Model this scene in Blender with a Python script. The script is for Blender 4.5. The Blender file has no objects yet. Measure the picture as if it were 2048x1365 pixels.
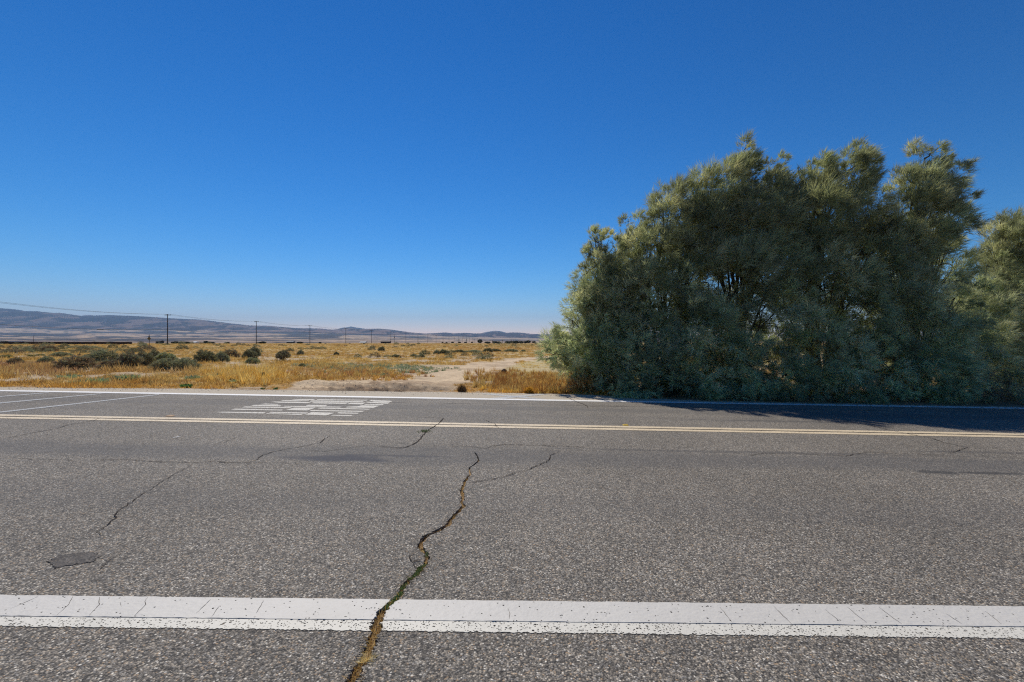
import bpy, math, random
import numpy as np
from mathutils import Vector
from mathutils.geometry import tessellate_polygon

R = math.radians
rng = np.random.default_rng(7)
random.seed(7)
SC = bpy.context.scene
COL = SC.collection

# ------------------------------------------------------------------ camera
FPX, CX, HY = 910.0, 1024.0, 685.0        # focal length in photo pixels, centre column, horizon row
CAMH = 1.5
cam = bpy.data.cameras.new('camera')
cam.sensor_width = 36.0
cam.lens = 36.0 * FPX / 2048.0
cam.shift_y = (HY - 682.5) / 2048.0
cam.clip_start = 0.05
cam.clip_end = 80000.0
camo = bpy.data.objects.new('camera', cam)
camo.location = (0, 0, CAMH)
camo.rotation_euler = (R(90), 0, 0)
COL.objects.link(camo)
SC.camera = camo

# ------------------------------------------------------------------ sky, sun, exposure
SUN_EL, SUN_AZ = R(49.5), R(-20.0)
world = bpy.data.worlds.new('World')
SC.world = world
world.use_nodes = True
nt = world.node_tree
nt.nodes.clear()
sky = nt.nodes.new('ShaderNodeTexSky')
sky.sky_type = 'NISHITA'
sky.sun_disc = False
sky.sun_elevation = SUN_EL
sky.sun_rotation = SUN_AZ
sky.altitude = 750
sky.air_density = 1.0
sky.dust_density = 0.0
sky.ozone_density = 3.0
hsv = nt.nodes.new('ShaderNodeHueSaturation')
hsv.inputs['Saturation'].default_value = 1.22
hsv.inputs['Value'].default_value = 1.0
bg = nt.nodes.new('ShaderNodeBackground')
bg.inputs['Strength'].default_value = 0.075
wo = nt.nodes.new('ShaderNodeOutputWorld')
nt.links.new(sky.outputs[0], hsv.inputs['Color'])
sep = nt.nodes.new('ShaderNodeSeparateColor'); com = nt.nodes.new('ShaderNodeCombineColor')
nt.links.new(hsv.outputs[0], sep.inputs[0])
for i, (pw, gn) in enumerate(((1.95, .235), (1.28, .70), (1.2, .95))):     # the camera's deep polarised blue
    q = nt.nodes.new('ShaderNodeMath'); q.operation = 'POWER'; q.inputs[1].default_value = pw
    w = nt.nodes.new('ShaderNodeMath'); w.operation = 'MULTIPLY'; w.inputs[1].default_value = gn
    nt.links.new(sep.outputs[i], q.inputs[0]); nt.links.new(q.outputs[0], w.inputs[0]); nt.links.new(w.outputs[0], com.inputs[i])
nt.links.new(com.outputs[0], bg.inputs['Color'])
nt.links.new(bg.outputs[0], wo.inputs['Surface'])

sl = bpy.data.lights.new('sun', 'SUN')
sl.energy = 4.5
sl.angle = R(0.53)
sl.color = (1.0, 0.93, 0.81)
so = bpy.data.objects.new('sun', sl)
sdir = Vector((math.sin(SUN_AZ) * math.cos(SUN_EL), math.cos(SUN_AZ) * math.cos(SUN_EL), math.sin(SUN_EL)))
so.rotation_euler = sdir.to_track_quat('Z', 'Y').to_euler()
so.location = (0, 0, 60)
COL.objects.link(so)

SC.view_settings.view_transform = 'Standard'
SC.view_settings.look = 'None'
SC.view_settings.exposure = 0.0
SC.view_settings.gamma = 1.0
SC.cycles.max_bounces = 10
SC.cycles.diffuse_bounces = 8
SC.cycles.transmission_bounces = 8
SC.cycles.transparent_max_bounces = 12
SC.cycles.volume_bounces = 0
SC.cycles.use_denoising = False
SC.cycles.adaptive_threshold = 0.004
SC.cycles.filter_width = 1.2

# ------------------------------------------------------------------ small helpers
SLOPE = 0.02                                # the road falls gently to the right

def tag(o, label=None, cat=None, group=None, kind=None):
    if label: o['label'] = label
    if cat: o['category'] = cat
    if group: o['group'] = group
    if kind: o['kind'] = kind
    return o

def empty(name, loc=(0, 0, 0), rz=0.0):
    o = bpy.data.objects.new(name, None)
    o.location = loc
    o.rotation_euler = (0, 0, rz)
    o.empty_display_size = 0.2
    COL.objects.link(o)
    return o

def build(name, verts, faces, mat, parent=None, tint=None, smooth=False):
    """verts (n,3) array; faces: (m,k) array or list of arrays/tuples; one mesh object."""
    v = np.asarray(verts, dtype=np.float32).reshape(-1, 3)
    me = bpy.data.meshes.new(name)
    if isinstance(faces, np.ndarray):
        k = faces.shape[1]
        me.vertices.add(len(v))
        me.vertices.foreach_set('co', v.ravel())
        me.loops.add(faces.size)
        me.loops.foreach_set('vertex_index', faces.astype(np.int32).ravel())
        me.polygons.add(len(faces))
        me.polygons.foreach_set('loop_start', np.arange(0, faces.size, k, dtype=np.int32))
        me.update(calc_edges=True)
    else:
        me.from_pydata([tuple(map(float, p)) for p in v], [], [tuple(int(i) for i in f) for f in faces])
        me.update()
    if tint is not None:
        a = me.color_attributes.new('tint', 'FLOAT_COLOR', 'POINT')
        c = np.ones((len(v), 4), dtype=np.float32)
        c[:, :3] = tint
        a.data.foreach_set('color', c.ravel())
    if smooth:
        me.polygons.foreach_set('use_smooth', np.ones(len(me.polygons), dtype=bool))
    me.materials.append(mat)
    o = bpy.data.objects.new(name, me)
    COL.objects.link(o)
    if parent is not None: o.parent = parent
    return o

def hash2(ix, iy, seed):
    h = (ix.astype(np.int64) * 374761393 + iy.astype(np.int64) * 668265263 + seed * 974634777) & 0xFFFFFFFF
    h = ((h ^ (h >> 13)) * 1274126177) & 0xFFFFFFFF
    h = h ^ (h >> 16)
    return (h & 0xFFFFFF) / float(0xFFFFFF)

def vnoise(x, y, seed=0):
    x = np.asarray(x, float); y = np.asarray(y, float)
    ix = np.floor(x); iy = np.floor(y)
    fx = x - ix; fy = y - iy
    fx = fx * fx * (3 - 2 * fx); fy = fy * fy * (3 - 2 * fy)
    a = hash2(ix, iy, seed); b = hash2(ix + 1, iy, seed)
    c = hash2(ix, iy + 1, seed); d = hash2(ix + 1, iy + 1, seed)
    return (a * (1 - fx) + b * fx) * (1 - fy) + (c * (1 - fx) + d * fx) * fy

def fbm(x, y, seed=0, octs=4):
    s = 0; amp = 0.5; t = 0
    for o in range(octs):
        s = s + amp * vnoise(x * 2 ** o, y * 2 ** o, seed + o * 17)
        t += amp; amp *= 0.5
    return s / t

def sstep(a, b, x):
    t = np.clip((np.asarray(x, float) - a) / (b - a), 0, 1)
    return t * t * (3 - 2 * t)

def on_road(x, y):
    """photo pixel -> point on the tilted road plane"""
    Y = CAMH * FPX / ((y - HY) - SLOPE * (x - CX))
    X = (x - CX) / FPX * Y
    return X, Y

def roadz(X): return -SLOPE * X

def gz_base(X, Y):
    """large-scale ground height beyond the road"""
    X = np.asarray(X, float); Y = np.asarray(Y, float)
    w = 1 - sstep(14, 70, Y)
    near = -SLOPE * np.clip(X, -90, 90)
    far = 0.6 * sstep(30, 190, Y)
    return near * w + far * (1 - w) - 0.02

def on_ground(x, y):
    """photo pixel -> point on the desert (march along the ray)"""
    Y = 12.0
    while Y < 3000:
        X = (x - CX) / FPX * Y
        z = CAMH - (y - HY) / FPX * Y
        if z <= float(gz_base(X, Y)): break
        Y *= 1.01
    return (x - CX) / FPX * Y, Y

# dirt track edges in the world
TR = [(787, 480, 928), (778, 530, 930), (768, 610, 948), (760, 680, 962), (752, 745, 972), (745, 800, 985), (738, 860, 1000),
      (730, 925, 1022), (724, 965, 1045), (718, 1028, 1080), (714, 1072, 1118), (711, 1120, 1165), (709, 1170, 1225), (706, 1290, 1350)]
_tl = [on_ground(a, y) for y, a, b in TR]; _trr = [on_ground(b, y) for y, a, b in TR]
_Yl = np.array([p[1] for p in _tl]); _Xl = np.array([p[0] for p in _tl])
_Yr = np.array([p[1] for p in _trr]); _Xr = np.array([p[0] for p in _trr])
def track_mask(X, Y, soft=0.35):
    l = np.interp(Y, _Yl, _Xl); r = np.interp(Y, _Yr, _Xr)
    n = (fbm(X * 0.9, Y * 0.5, 5, 3) - .5) * 2.2 + (fbm(X * 3.5, Y * 2.5, 6, 2) - .5) * .9
    m = sstep(-soft, soft, X - l + n) * sstep(-soft, soft, r - X + n)
    return m * (Y < _Yl.max() + 5)

# far edge of the asphalt
_EX = np.array([-95, -14, -8.9, -6.1, -.35, 1.4, 2.6, 3.6, 5.2, 14.2, 95])
_EY = np.array([12.3, 12.3, 12.94, 13.06, 13.4, 13.45, 13.3, 12.9, 12.47, 12.5, 12.5])
def edge_y(X): return np.interp(X, _EX, _EY)

def detail(X, Y):
    """small relief of the verge and the eroded bank beside the track"""
    e = np.clip(Y - edge_y(X), 0, 1)
    h = (fbm(X * 1.3, Y * 1.3, 3, 4) - .5) * 0.16 * sstep(0, 1.0, e)
    h = h + (fbm(X * 5, Y * 5, 9, 3) - .5) * 0.05 * sstep(0, .5, e)
    k = 1 - track_mask(X, Y) * .75
    h = h * k
    # bank + gully between x 600-860 of the photograph
    bx = (X + 4.3) / 1.9; by = (Y - 14.9 - (X + 4.3) * .28) / .5
    bank = np.exp(-(bx ** 2) - (by ** 2) * 1.2)
    h = h + bank * 0.20 * (0.75 + .7 * (fbm(X * 4, Y * 4, 21, 3) - .5))
    gx = (X + 3.9) / 2.0; gy = (Y - 14.0 - (X + 4.0) * .30) / .33
    gul = np.exp(-(gx ** 2) ** 1.5 - (gy ** 2))
    h = h - gul * 0.22 * (0.7 + .9 * fbm(X * 3, Y * 6, 33, 3))
    rough = np.exp(-((X + 4.4) / 3.0) ** 2 - ((Y - 14.3) / .8) ** 2)
    h = h + rough * ((fbm(X * 7, Y * 9, 51, 3) - .5) * .16 + (np.abs(fbm(X * 3, Y * 5, 53, 3) - .5) * -.25))
    bx = (X + 6.4) / .9; by = (Y - 14.9) / .35
    h = h + np.exp(-(bx ** 2) - (by ** 2)) * .16
    # wheel ruts in the track
    c = (np.interp(Y, _Yl, _Xl) + np.interp(Y, _Yr, _Xr)) / 2
    for off in (-.9, .9):
        h = h - 0.05 * np.exp(-((X - c - off) / .25) ** 2) * sstep(15, 18, Y)
    return h * (1 - sstep(120, 300, Y))

# foothill and ridge rows of the photograph (x pixel -> y pixel)
RX = [-400, 0, 30, 50, 70, 110, 120, 150, 165, 180, 220, 260, 300, 335, 400, 450, 500, 540, 590, 640, 665, 685, 700, 720, 760, 785, 800, 825, 850, 870, 890, 910, 930, 950, 965, 990, 1010, 1025, 1045, 1060, 1110, 1160, 1300, 1700, 2400]
RY = [612, 616.7, 619, 622, 622.6, 626.4, 626, 630.5, 632.4, 631.8, 630.5, 632, 634, 636.5, 639.5, 645.5, 651.3, 652, 656.5, 657.3, 659.6, 658, 657, 658.4, 657.6, 660, 662.3, 665.6, 667.4, 666.6, 665.4, 667, 666, 667.4, 666.6, 663.2, 666.4, 665, 666, 667.8, 671.8, 674, 676, 679, 680]
FX = [-400, 0, 150, 300, 450, 600, 760, 900, 1050, 1200, 2400]
FY = [654, 655.5, 658.5, 660, 663, 665, 669, 672.5, 676, 679, 682]
R0, R1, R2 = 600.0, 9000.0, 12500.0

def far_height(px, r_over):
    """bajada rising to the foot of the hills; r is depth Y"""
    fy = np.interp(px, FX, FY)
    t = np.clip((r_over - R0) / (R1 - R0), 0, 1.15)
    e = (HY - fy) * t ** 1.15
    return 0.6 + e / FPX * r_over + CAMH * t

# ------------------------------------------------------------------ materials
def new_mat(name):
    m = bpy.data.materials.new(name)
    m.use_nodes = True
    n = m.node_tree.nodes; l = m.node_tree.links
    return m, n, l, n['Principled BSDF']

def setp(b, **k):
    names = {'rough': 'Roughness', 'spec': 'Specular IOR Level', 'metal': 'Metallic', 'col': 'Base Color'}
    for a, v in k.items():
        b.inputs[names[a]].default_value = v if a != 'col' else (*v, 1)

def plain(name, col, rough=0.8, spec=0.3, var=0.25, scale=6.0, metal=0.0, bump=0.0):
    m, n, l, b = new_mat(name)
    setp(b, rough=rough, spec=spec, metal=metal)
    tc = n.new('ShaderNodeTexCoord'); no = n.new('ShaderNodeTexNoise')
    no.inputs['Scale'].default_value = scale; no.inputs['Detail'].default_value = 6
    l.new(tc.outputs['Object'], no.inputs['Vector'])
    cr = n.new('ShaderNodeValToRGB')
    cr.color_ramp.elements[0].position = .3; cr.color_ramp.elements[1].position = .7
    cr.color_ramp.elements[0].color = (*[c * (1 - var) for c in col], 1)
    cr.color_ramp.elements[1].color = (*[min(1, c * (1 + var)) for c in col], 1)
    l.new(no.outputs['Fac'], cr.inputs['Fac']); l.new(cr.outputs['Color'], b.inputs['Base Color'])
    if bump:
        bp = n.new('ShaderNodeBump'); bp.inputs['Strength'].default_value = bump; bp.inputs['Distance'].default_value = .02
        l.new(no.outputs['Fac'], bp.inputs['Height']); l.new(bp.outputs['Normal'], b.inputs['Normal'])
    return m

def tinted(name, rough=0.8, spec=0.2, transl=0.3, tmul=(1.1, 1.15, .7)):
    """colour from the mesh's own tint attribute, with light passing through thin leaves"""
    m, n, l, b = new_mat(name)
    setp(b, rough=rough, spec=spec)
    at = n.new('ShaderNodeAttribute'); at.attribute_name = 'tint'
    l.new(at.outputs['Color'], b.inputs['Base Color'])
    if transl:
        tr = n.new('ShaderNodeBsdfTranslucent'); mx = n.new('ShaderNodeMixShader')
        mu = n.new('ShaderNodeMix'); mu.data_type = 'RGBA'; mu.blend_type = 'MULTIPLY'; mu.inputs[0].default_value = 1
        mu.inputs[7].default_value = (*tmul, 1)
        l.new(at.outputs['Color'], mu.inputs[6]); l.new(mu.outputs[2], tr.inputs['Color'])
        mx.inputs[0].default_value = transl
        l.new(b.outputs[0], mx.inputs[1]); l.new(tr.outputs[0], mx.inputs[2])
        l.new(mx.outputs[0], n['Material Output'].inputs['Surface'])
    return m

class NG:
    """tiny node-graph helper"""
    def __init__(s, m): s.n = m.node_tree.nodes; s.l = m.node_tree.links
    def val(s, sock, v):
        if hasattr(v, 'is_output'): s.l.new(v, sock)
        elif v is not None: sock.default_value = v
    def math(s, op, a, b=None, c=None, clamp=False):
        q = s.n.new('ShaderNodeMath'); q.operation = op; q.use_clamp = clamp
        for i, x in enumerate((a, b, c)):
            if x is not None: s.val(q.inputs[i], x)
        return q.outputs[0]
    def noise(s, vec, scale, detail=4, rough=.5):
        q = s.n.new('ShaderNodeTexNoise'); q.inputs['Scale'].default_value = scale
        q.inputs['Detail'].default_value = detail; q.inputs['Roughness'].default_value = rough
        s.l.new(vec, q.inputs['Vector']); return q.outputs['Fac']
    def voro(s, vec, scale, feature='F1'):
        q = s.n.new('ShaderNodeTexVoronoi'); q.feature = feature; q.inputs['Scale'].default_value = scale
        s.l.new(vec, q.inputs['Vector']); return q
    def ramp(s, fac, stops, interp='LINEAR'):
        q = s.n.new('ShaderNodeValToRGB'); q.color_ramp.interpolation = interp
        e = q.color_ramp.elements
        while len(e) < len(stops): e.new(.5)
        for i, (p, c) in enumerate(stops):
            e[i].position = p
            e[i].color = (*c, 1) if isinstance(c, tuple) else (c, c, c, 1)
        s.l.new(fac, q.inputs['Fac']); return q.outputs['Color']
    def mix(s, fac, a, b, mode='MIX'):
        q = s.n.new('ShaderNodeMix'); q.data_type = 'RGBA'; q.blend_type = mode
        s.val(q.inputs[0], fac)
        for i, x in ((6, a), (7, b)):
            if isinstance(x, tuple): q.inputs[i].default_value = (*x, 1)
            else: s.l.new(x, q.inputs[i])
        return q.outputs[2]
    def mapr(s, v, a, b, c=0., d=1.):
        q = s.n.new('ShaderNodeMapRange'); s.val(q.inputs[0], v)
        q.interpolation_type = 'SMOOTHSTEP'
        for i, x in enumerate((a, b, c, d)): q.inputs[i + 1].default_value = x
        return q.outputs[0]
    def sep(s, v):
        q = s.n.new('ShaderNodeSeparateXYZ'); s.l.new(v, q.inputs[0]); return q.outputs
    def scalev(s, v, k):
        q = s.n.new('ShaderNodeMapping'); q.inputs['Scale'].default_value = k; s.l.new(v, q.inputs['Vector']); return q.outputs[0]

def stone_graph(g, P):
    """aggregate: three sizes of stone, each with its own colour"""
    v1 = g.voro(P, 112.); v2 = g.voro(P, 84.); v3 = g.voro(P, 30.)
    st = [(0.0, (.018, .018, .020)), (.20, (.060, .056, .052)), (.38, (.15, .135, .118)), (.56, (.25, .220, .185)), (.72, (.31, .300, .290)),
          (.83, (.52, .455, .37)), (.92, (.45, .32, .20)), (.965, (.88, .84, .76))]
    c1 = g.ramp(g.sep(v1.outputs['Color'])[0], st, 'CONSTANT')
    c2 = g.ramp(g.sep(v2.outputs['Color'])[1], [(0, (.022, .021, .023)), (.3, (.10, .093, .084)), (.55, (.22, .198, .165)), (.8, (.42, .37, .305)), (.93, (.80, .75, .66))], 'CONSTANT')
    c3 = g.ramp(g.sep(v3.outputs['Color'])[2], [(0, (.12, .112, .10)), (.45, (.22, .20, .172)), (.85, (.34, .31, .265))], 'CONSTANT')
    a = g.mix(.28, c1, c2); a = g.mix(.10, a, c3)
    gap = g.mapr(v1.outputs['Distance'], .35, .75, 1.0, .45)
    gapc = g.n.new('ShaderNodeCombineColor')
    for i in range(3): g.l.new(gap, gapc.inputs[i])
    a = g.mix(1.0, a, gapc.outputs[0], 'MULTIPLY')
    a = g.mix(1.0, a, (1.20, 1.17, 1.11), 'MULTIPLY')
    a = g.mix(.16, a, (.155, .145, .13))
    return a, v1, v2

def blob(g, sx, sy, cx, cy, rx, ry, nz, rot=0.0, amt=.5):
    """soft-edged noisy ellipse mask on the road, centre and radii in metres"""
    dx = g.math('SUBTRACT', sx, cx); dy = g.math('SUBTRACT', sy, cy)
    c, s = math.cos(rot), math.sin(rot)
    u = g.math('ADD', g.math('MULTIPLY', dx, c / rx), g.math('MULTIPLY', dy, s / rx))
    v = g.math('ADD', g.math('MULTIPLY', dx, -s / ry), g.math('MULTIPLY', dy, c / ry))
    d = g.math('SQRT', g.math('ADD', g.math('MULTIPLY', u, u), g.math('MULTIPLY', v, v)))
    d = g.math('ADD', d, g.math('MULTIPLY', g.math('SUBTRACT', nz, .5), amt * 2))
    return g.mapr(d, .45, 1.1, 1.0, 0.0)

def asphalt_mat():
    m, n, l, b = new_mat('asphalt')
    g = NG(m)
    tc = n.new('ShaderNodeTexCoord'); P = tc.outputs['Object']
    col, v1, v2 = stone_graph(g, P)
    X, Y, Z = g.sep(P)
    big = g.noise(P, .35, 4); mid = g.noise(P, 2.2, 5, .6)
    # broad tone differences
    tone = g.math('ADD', g.mapr(big, .3, .7, .90, 1.10), g.mapr(mid, .3, .7, -.05, .05))
    tcol = n.new('ShaderNodeCombineColor')
    for i in range(3): l.new(tone, tcol.inputs[i])
    col = g.mix(1.0, col, tcol.outputs[0], 'MULTIPLY')
    # smoother darker wheel paths running along the road
    pn = g.noise(g.scalev(P, (.25, 1.2, 1)), 1.3, 4)
    def band(yc, w, k):
        d = g.math('ABSOLUTE', g.math('SUBTRACT', Y, yc))
        d = g.math('ADD', d, g.math('MULTIPLY', g.math('SUBTRACT', pn, .5), w * 1.6))
        return g.math('MULTIPLY', g.mapr(d, w * .3, w, 1., 0.), k)
    for yc, w, k in ((6.0, .55, .42), (4.2, .45, .16), (10.3, .5, .30), (9.3, .35, .15)):
        col = g.mix(band(yc, w, k), col, (.075, .075, .079))
    # oil stains and tyre marks
    for (px, py, rx, ry, k, c) in ((672, 917, .75, .19, .75, (.035, .038, .055)), (790, 912, .9, .06, .5, (.04, .042, .055)), (745, 922, .3, .08, .5, (.04, .042, .055)),
                                   (1855, 944, .16, .09, .7, (.04, .04, .042)), (1895, 946, .17, .10, .7, (.04, .04, .042)), (1985, 947, .55, .08, .7, (.04, .04, .042)),
                                   (1500, 905, 3.5, .09, .45, (.05, .05, .055)), (1960, 905, 1.3, .08, .4, (.05, .05, .055)), (60, 806, 1.6, .05, .4, (.04, .04, .04)),
                                   (1560, 843, 2.6, .10, .45, (.05, .05, .055))):
        cx, cy = on_road(px, py)
        col = g.mix(g.math('MULTIPLY', blob(g, X, Y, cx, cy, rx, ry, mid), k), col, c)
    # longitudinal seam in the far lane
    d = g.math('ABSOLUTE', g.math('SUBTRACT', g.math('SUBTRACT', Y, g.math('MULTIPLY', X, .021)), 10.97))
    d = g.math('ADD', d, g.math('MULTIPLY', g.math('SUBTRACT', pn, .5), .12))
    seam = g.math('MULTIPLY', g.mapr(d, .015, .05, .75, 0.), g.mapr(g.noise(P, 1.1, 3), .42, .55, .2, 1.))
    col = g.mix(seam, col, (.035, .027, .022))
    # dusty shoulder beyond the far white line
    s = g.math('SUBTRACT', Y, g.math('ADD', g.math('MULTIPLY', X, .0214), 11.97))
    s = g.mapr(s, 0.0, .06)
    dust = g.mix(.42, (.70, .59, .43), col)
    col = g.mix(g.math('MULTIPLY', s, .88), col, dust)
    # sand blown on the last hand-breadth
    s2 = g.math('ADD', g.math('SUBTRACT', Y, 12.9), g.math('MULTIPLY', g.math('SUBTRACT', mid, .5), .5))
    col = g.mix(g.mapr(s2, 0, .6, 0, .5), col, (.50, .41, .30))
    l.new(col, b.inputs['Base Color'])
    setp(b, rough=.82, spec=.28)
    h = g.math('ADD', g.math('MULTIPLY', v1.outputs['Distance'], -.6), g.math('MULTIPLY', v2.outputs['Distance'], -.5))
    bp = n.new('ShaderNodeBump'); bp.inputs['Strength'].default_value = .85; bp.inputs['Distance'].default_value = .007
    l.new(h, bp.inputs['Height']); l.new(bp.outputs['Normal'], b.inputs['Normal'])
    return m

def paint_mat(name, col, worn, bumpy=.6, coarse=False, rough=.6):
    m, n, l, b = new_mat(name)
    g = NG(m)
    tc = n.new('ShaderNodeTexCoord'); P = tc.outputs['Object']
    no = g.noise(P, 3.0, 5); fine = g.noise(P, 60, 4); v = g.voro(P, 140. if coarse else 120.); v2 = g.voro(P, 60.)
    c = g.mix(g.mapr(no, .3, .7, 0, .3), col, tuple(x * .86 for x in col))
    c = g.mix(g.mapr(fine, .45, .75, 0, .28), c, tuple(x * .72 for x in col))
    l.new(c, b.inputs['Base Color'])
    setp(b, rough=rough, spec=.35)
    bp = n.new('ShaderNodeBump'); bp.inputs['Strength'].default_value = bumpy; bp.inputs['Distance'].default_value = .004
    hh = g.math('ADD', g.noise(P, 26, 3), g.math('MULTIPLY', fine, .6))
    l.new(hh, bp.inputs['Height']); l.new(bp.outputs['Normal'], b.inputs['Normal'])
    if worn > 0:
        # pits where the road shows through: small stones' gaps
        r1 = g.sep(v.outputs['Color'])[0]; r2 = g.sep(v2.outputs['Color'])[1]
        k1 = g.math('MULTIPLY', g.math('LESS_THAN', r1, worn), g.math('LESS_THAN', v.outputs['Distance'], .55))
        k2 = g.math('MULTIPLY', g.math('LESS_THAN', r2, worn * .45), g.math('LESS_THAN', v2.outputs['Distance'], .40))
        k = g.math('MAXIMUM', k1, k2)
        tr = n.new('ShaderNodeBsdfTransparent'); mx = n.new('ShaderNodeMixShader')
        l.new(k, mx.inputs[0]); l.new(b.outputs[0], mx.inputs[1]); l.new(tr.outputs[0], mx.inputs[2])
        l.new(mx.outputs[0], n['Material Output'].inputs['Surface'])
    return m

def ground_mat():
    m, n, l, b = new_mat('desert_soil')
    g = NG(m)
    tc = n.new('ShaderNodeTexCoord'); P = tc.outputs['Object']
    at = n.new('ShaderNodeAttribute'); at.attribute_name = 'tint'
    a = g.noise(P, 7, 6, .65); f = g.noise(P, 45, 4, .6); v = g.voro(P, 26)
    k = g.math('ADD', g.mapr(a, .25, .75, .78, 1.2), g.mapr(f, .3, .7, -.14, .14))
    kc = n.new('ShaderNodeCombineColor')
    for i in range(3): l.new(k, kc.inputs[i])
    c = g.mix(1.0, at.outputs['Color'], kc.outputs[0], 'MULTIPLY')
    peb = g.math('MULTIPLY', g.math('LESS_THAN', g.sep(v.outputs['Color'])[0], .10), g.math('LESS_THAN', v.outputs['Distance'], .35))
    X, Y, Z = g.sep(P)
    peb = g.math('MULTIPLY', peb, g.mapr(Y, 25, 60, .6, 0.))
    c = g.mix(peb, c, (.16, .12, .09))
    l.new(c, b.inputs['Base Color'])
    setp(b, rough=.95, spec=.1)
    bp = n.new('ShaderNodeBump'); bp.inputs['Strength'].default_value = .6; bp.inputs['Distance'].default_value = .05
    l.new(g.math('ADD', a, g.math('MULTIPLY', f, .4)), bp.inputs['Height']); l.new(bp.outputs['Normal'], b.inputs['Normal'])
    return m

M_ASPH = asphalt_mat()
M_GROUND = ground_mat()
M_THERMO = paint_mat('thermoplastic_white', (.57, .545, .495), .015, .8)
M_WORN = paint_mat('worn_white_paint', (.64, .61, .53), .17, .7, True)
M_WHITE = paint_mat('white_paint', (.80, .78, .74), .05, .4)
M_TEXT = paint_mat('legend_white_paint', (.58, .54, .46), .20, .4)
M_FAINT = paint_mat('faded_white_paint', (.50, .50, .48), .38, .4)
M_YELLOW = paint_mat('yellow_paint', (.70, .57, .385), .13, .4)
M_CRACK = plain('crack_dark', (.045, .036, .030), .95, .05, .4, 30)
M_JOINT = plain('tar_joint', (.03, .028, .027), .9, .1, .3, 20)
def patch_mat():
    m, n, l, b = new_mat('asphalt_patch'); g = NG(m)
    P = n.new('ShaderNodeTexCoord').outputs['Object']
    col, v1, v2 = stone_graph(g, P)
    col = g.mix(.66, col, (.060, .055, .054)); col = g.mix(g.mapr(g.noise(P, 9, 4), .4, .65, 0, .5), col, (.16, .145, .13))
    l.new(col, b.inputs['Base Color']); setp(b, rough=.85, spec=.2)
    bp = n.new('ShaderNodeBump'); bp.inputs['Strength'].default_value = .7; bp.inputs['Distance'].default_value = .006
    l.new(g.math('ADD', v1.outputs['Distance'], g.noise(P, 14, 4)), bp.inputs['Height']); l.new(bp.outputs['Normal'], b.inputs['Normal'])
    return m
M_PATCH = patch_mat()
M_WOODPOLE = plain('weathered_pole_wood', (.060, .040, .028), .9, .1, .3, 3)
M_WIRE = plain('wire', (.03, .03, .032), .6, .3, .1, 1)
M_METAL = plain('dull_metal', (.14, .14, .14), .5, .4, .15, 8, .6)
M_BARK = plain('tamarisk_bark', (.070, .050, .036), .95, .08, .45, 7, bump=.8)
M_TWIG = plain('dry_twig', (.20, .145, .10), .95, .05, .4, 9)
M_LEAF = tinted('tamarisk_leaf', .7, .25, .5, (1.25, 1.28, .9))
M_SHRUB = tinted('shrub_leaf', .85, .15, .25, (1.05, 1.1, .75))
M_GRASS = tinted('dry_grass', .8, .2, .45, (1.15, 1.08, .75))
M_HILL = tinted('hill_scrub', .97, .05, 0)
M_SIGN = plain('sign_backlit_tone', (.20, .14, .035), .6, .3, .2, 4)  # sign yellow darkened in its colour to look backlit
M_WALL = plain('dark_brown_wall', (.055, .030, .018), .9, .1, .3, .5)

# ------------------------------------------------------------------ ground sheet (polar, out to the hills)
def colour_field(X, Y):
    """natural colour of soil and the litter of dead grass on it"""
    sand = np.array([.46, .365, .26]); gold = np.array([.47, .31, .11]); orange = np.array([.40, .23, .08])
    straw = np.array([.56, .43, .21]); brown = np.array([.245, .165, .10]); olive = np.array([.20, .17, .075])
    s = np.maximum(1.0, Y / 40.)
    n1 = fbm(X * .10 + 7, Y * .10, 1, 4); n2 = fbm(X * .33, Y * .25, 2, 4); n3 = fbm(X * .045 + 3, Y * .03, 3, 3)
    n4 = fbm(X * .9, Y * .9, 4, 3)
    c = gold[None] * np.ones((X.size, 1))
    def mixin(c, col, w): return c * (1 - w[:, None]) + col[None] * w[:, None]
    c = mixin(c, orange, sstep(.48, .62, n1) * .85)
    c = mixin(c, straw, sstep(.55, .68, n2) * .8)
    c = mixin(c, brown, sstep(.60, .75, n4) * .5)
    c = mixin(c, olive, sstep(.56, .70, n3) * .45)
    c = mixin(c, sand, sstep(.50, .60, fbm(X * .5, Y * .4, 11, 4)) * .8 * (1 - sstep(40, 90, Y)))
    return c

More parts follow.
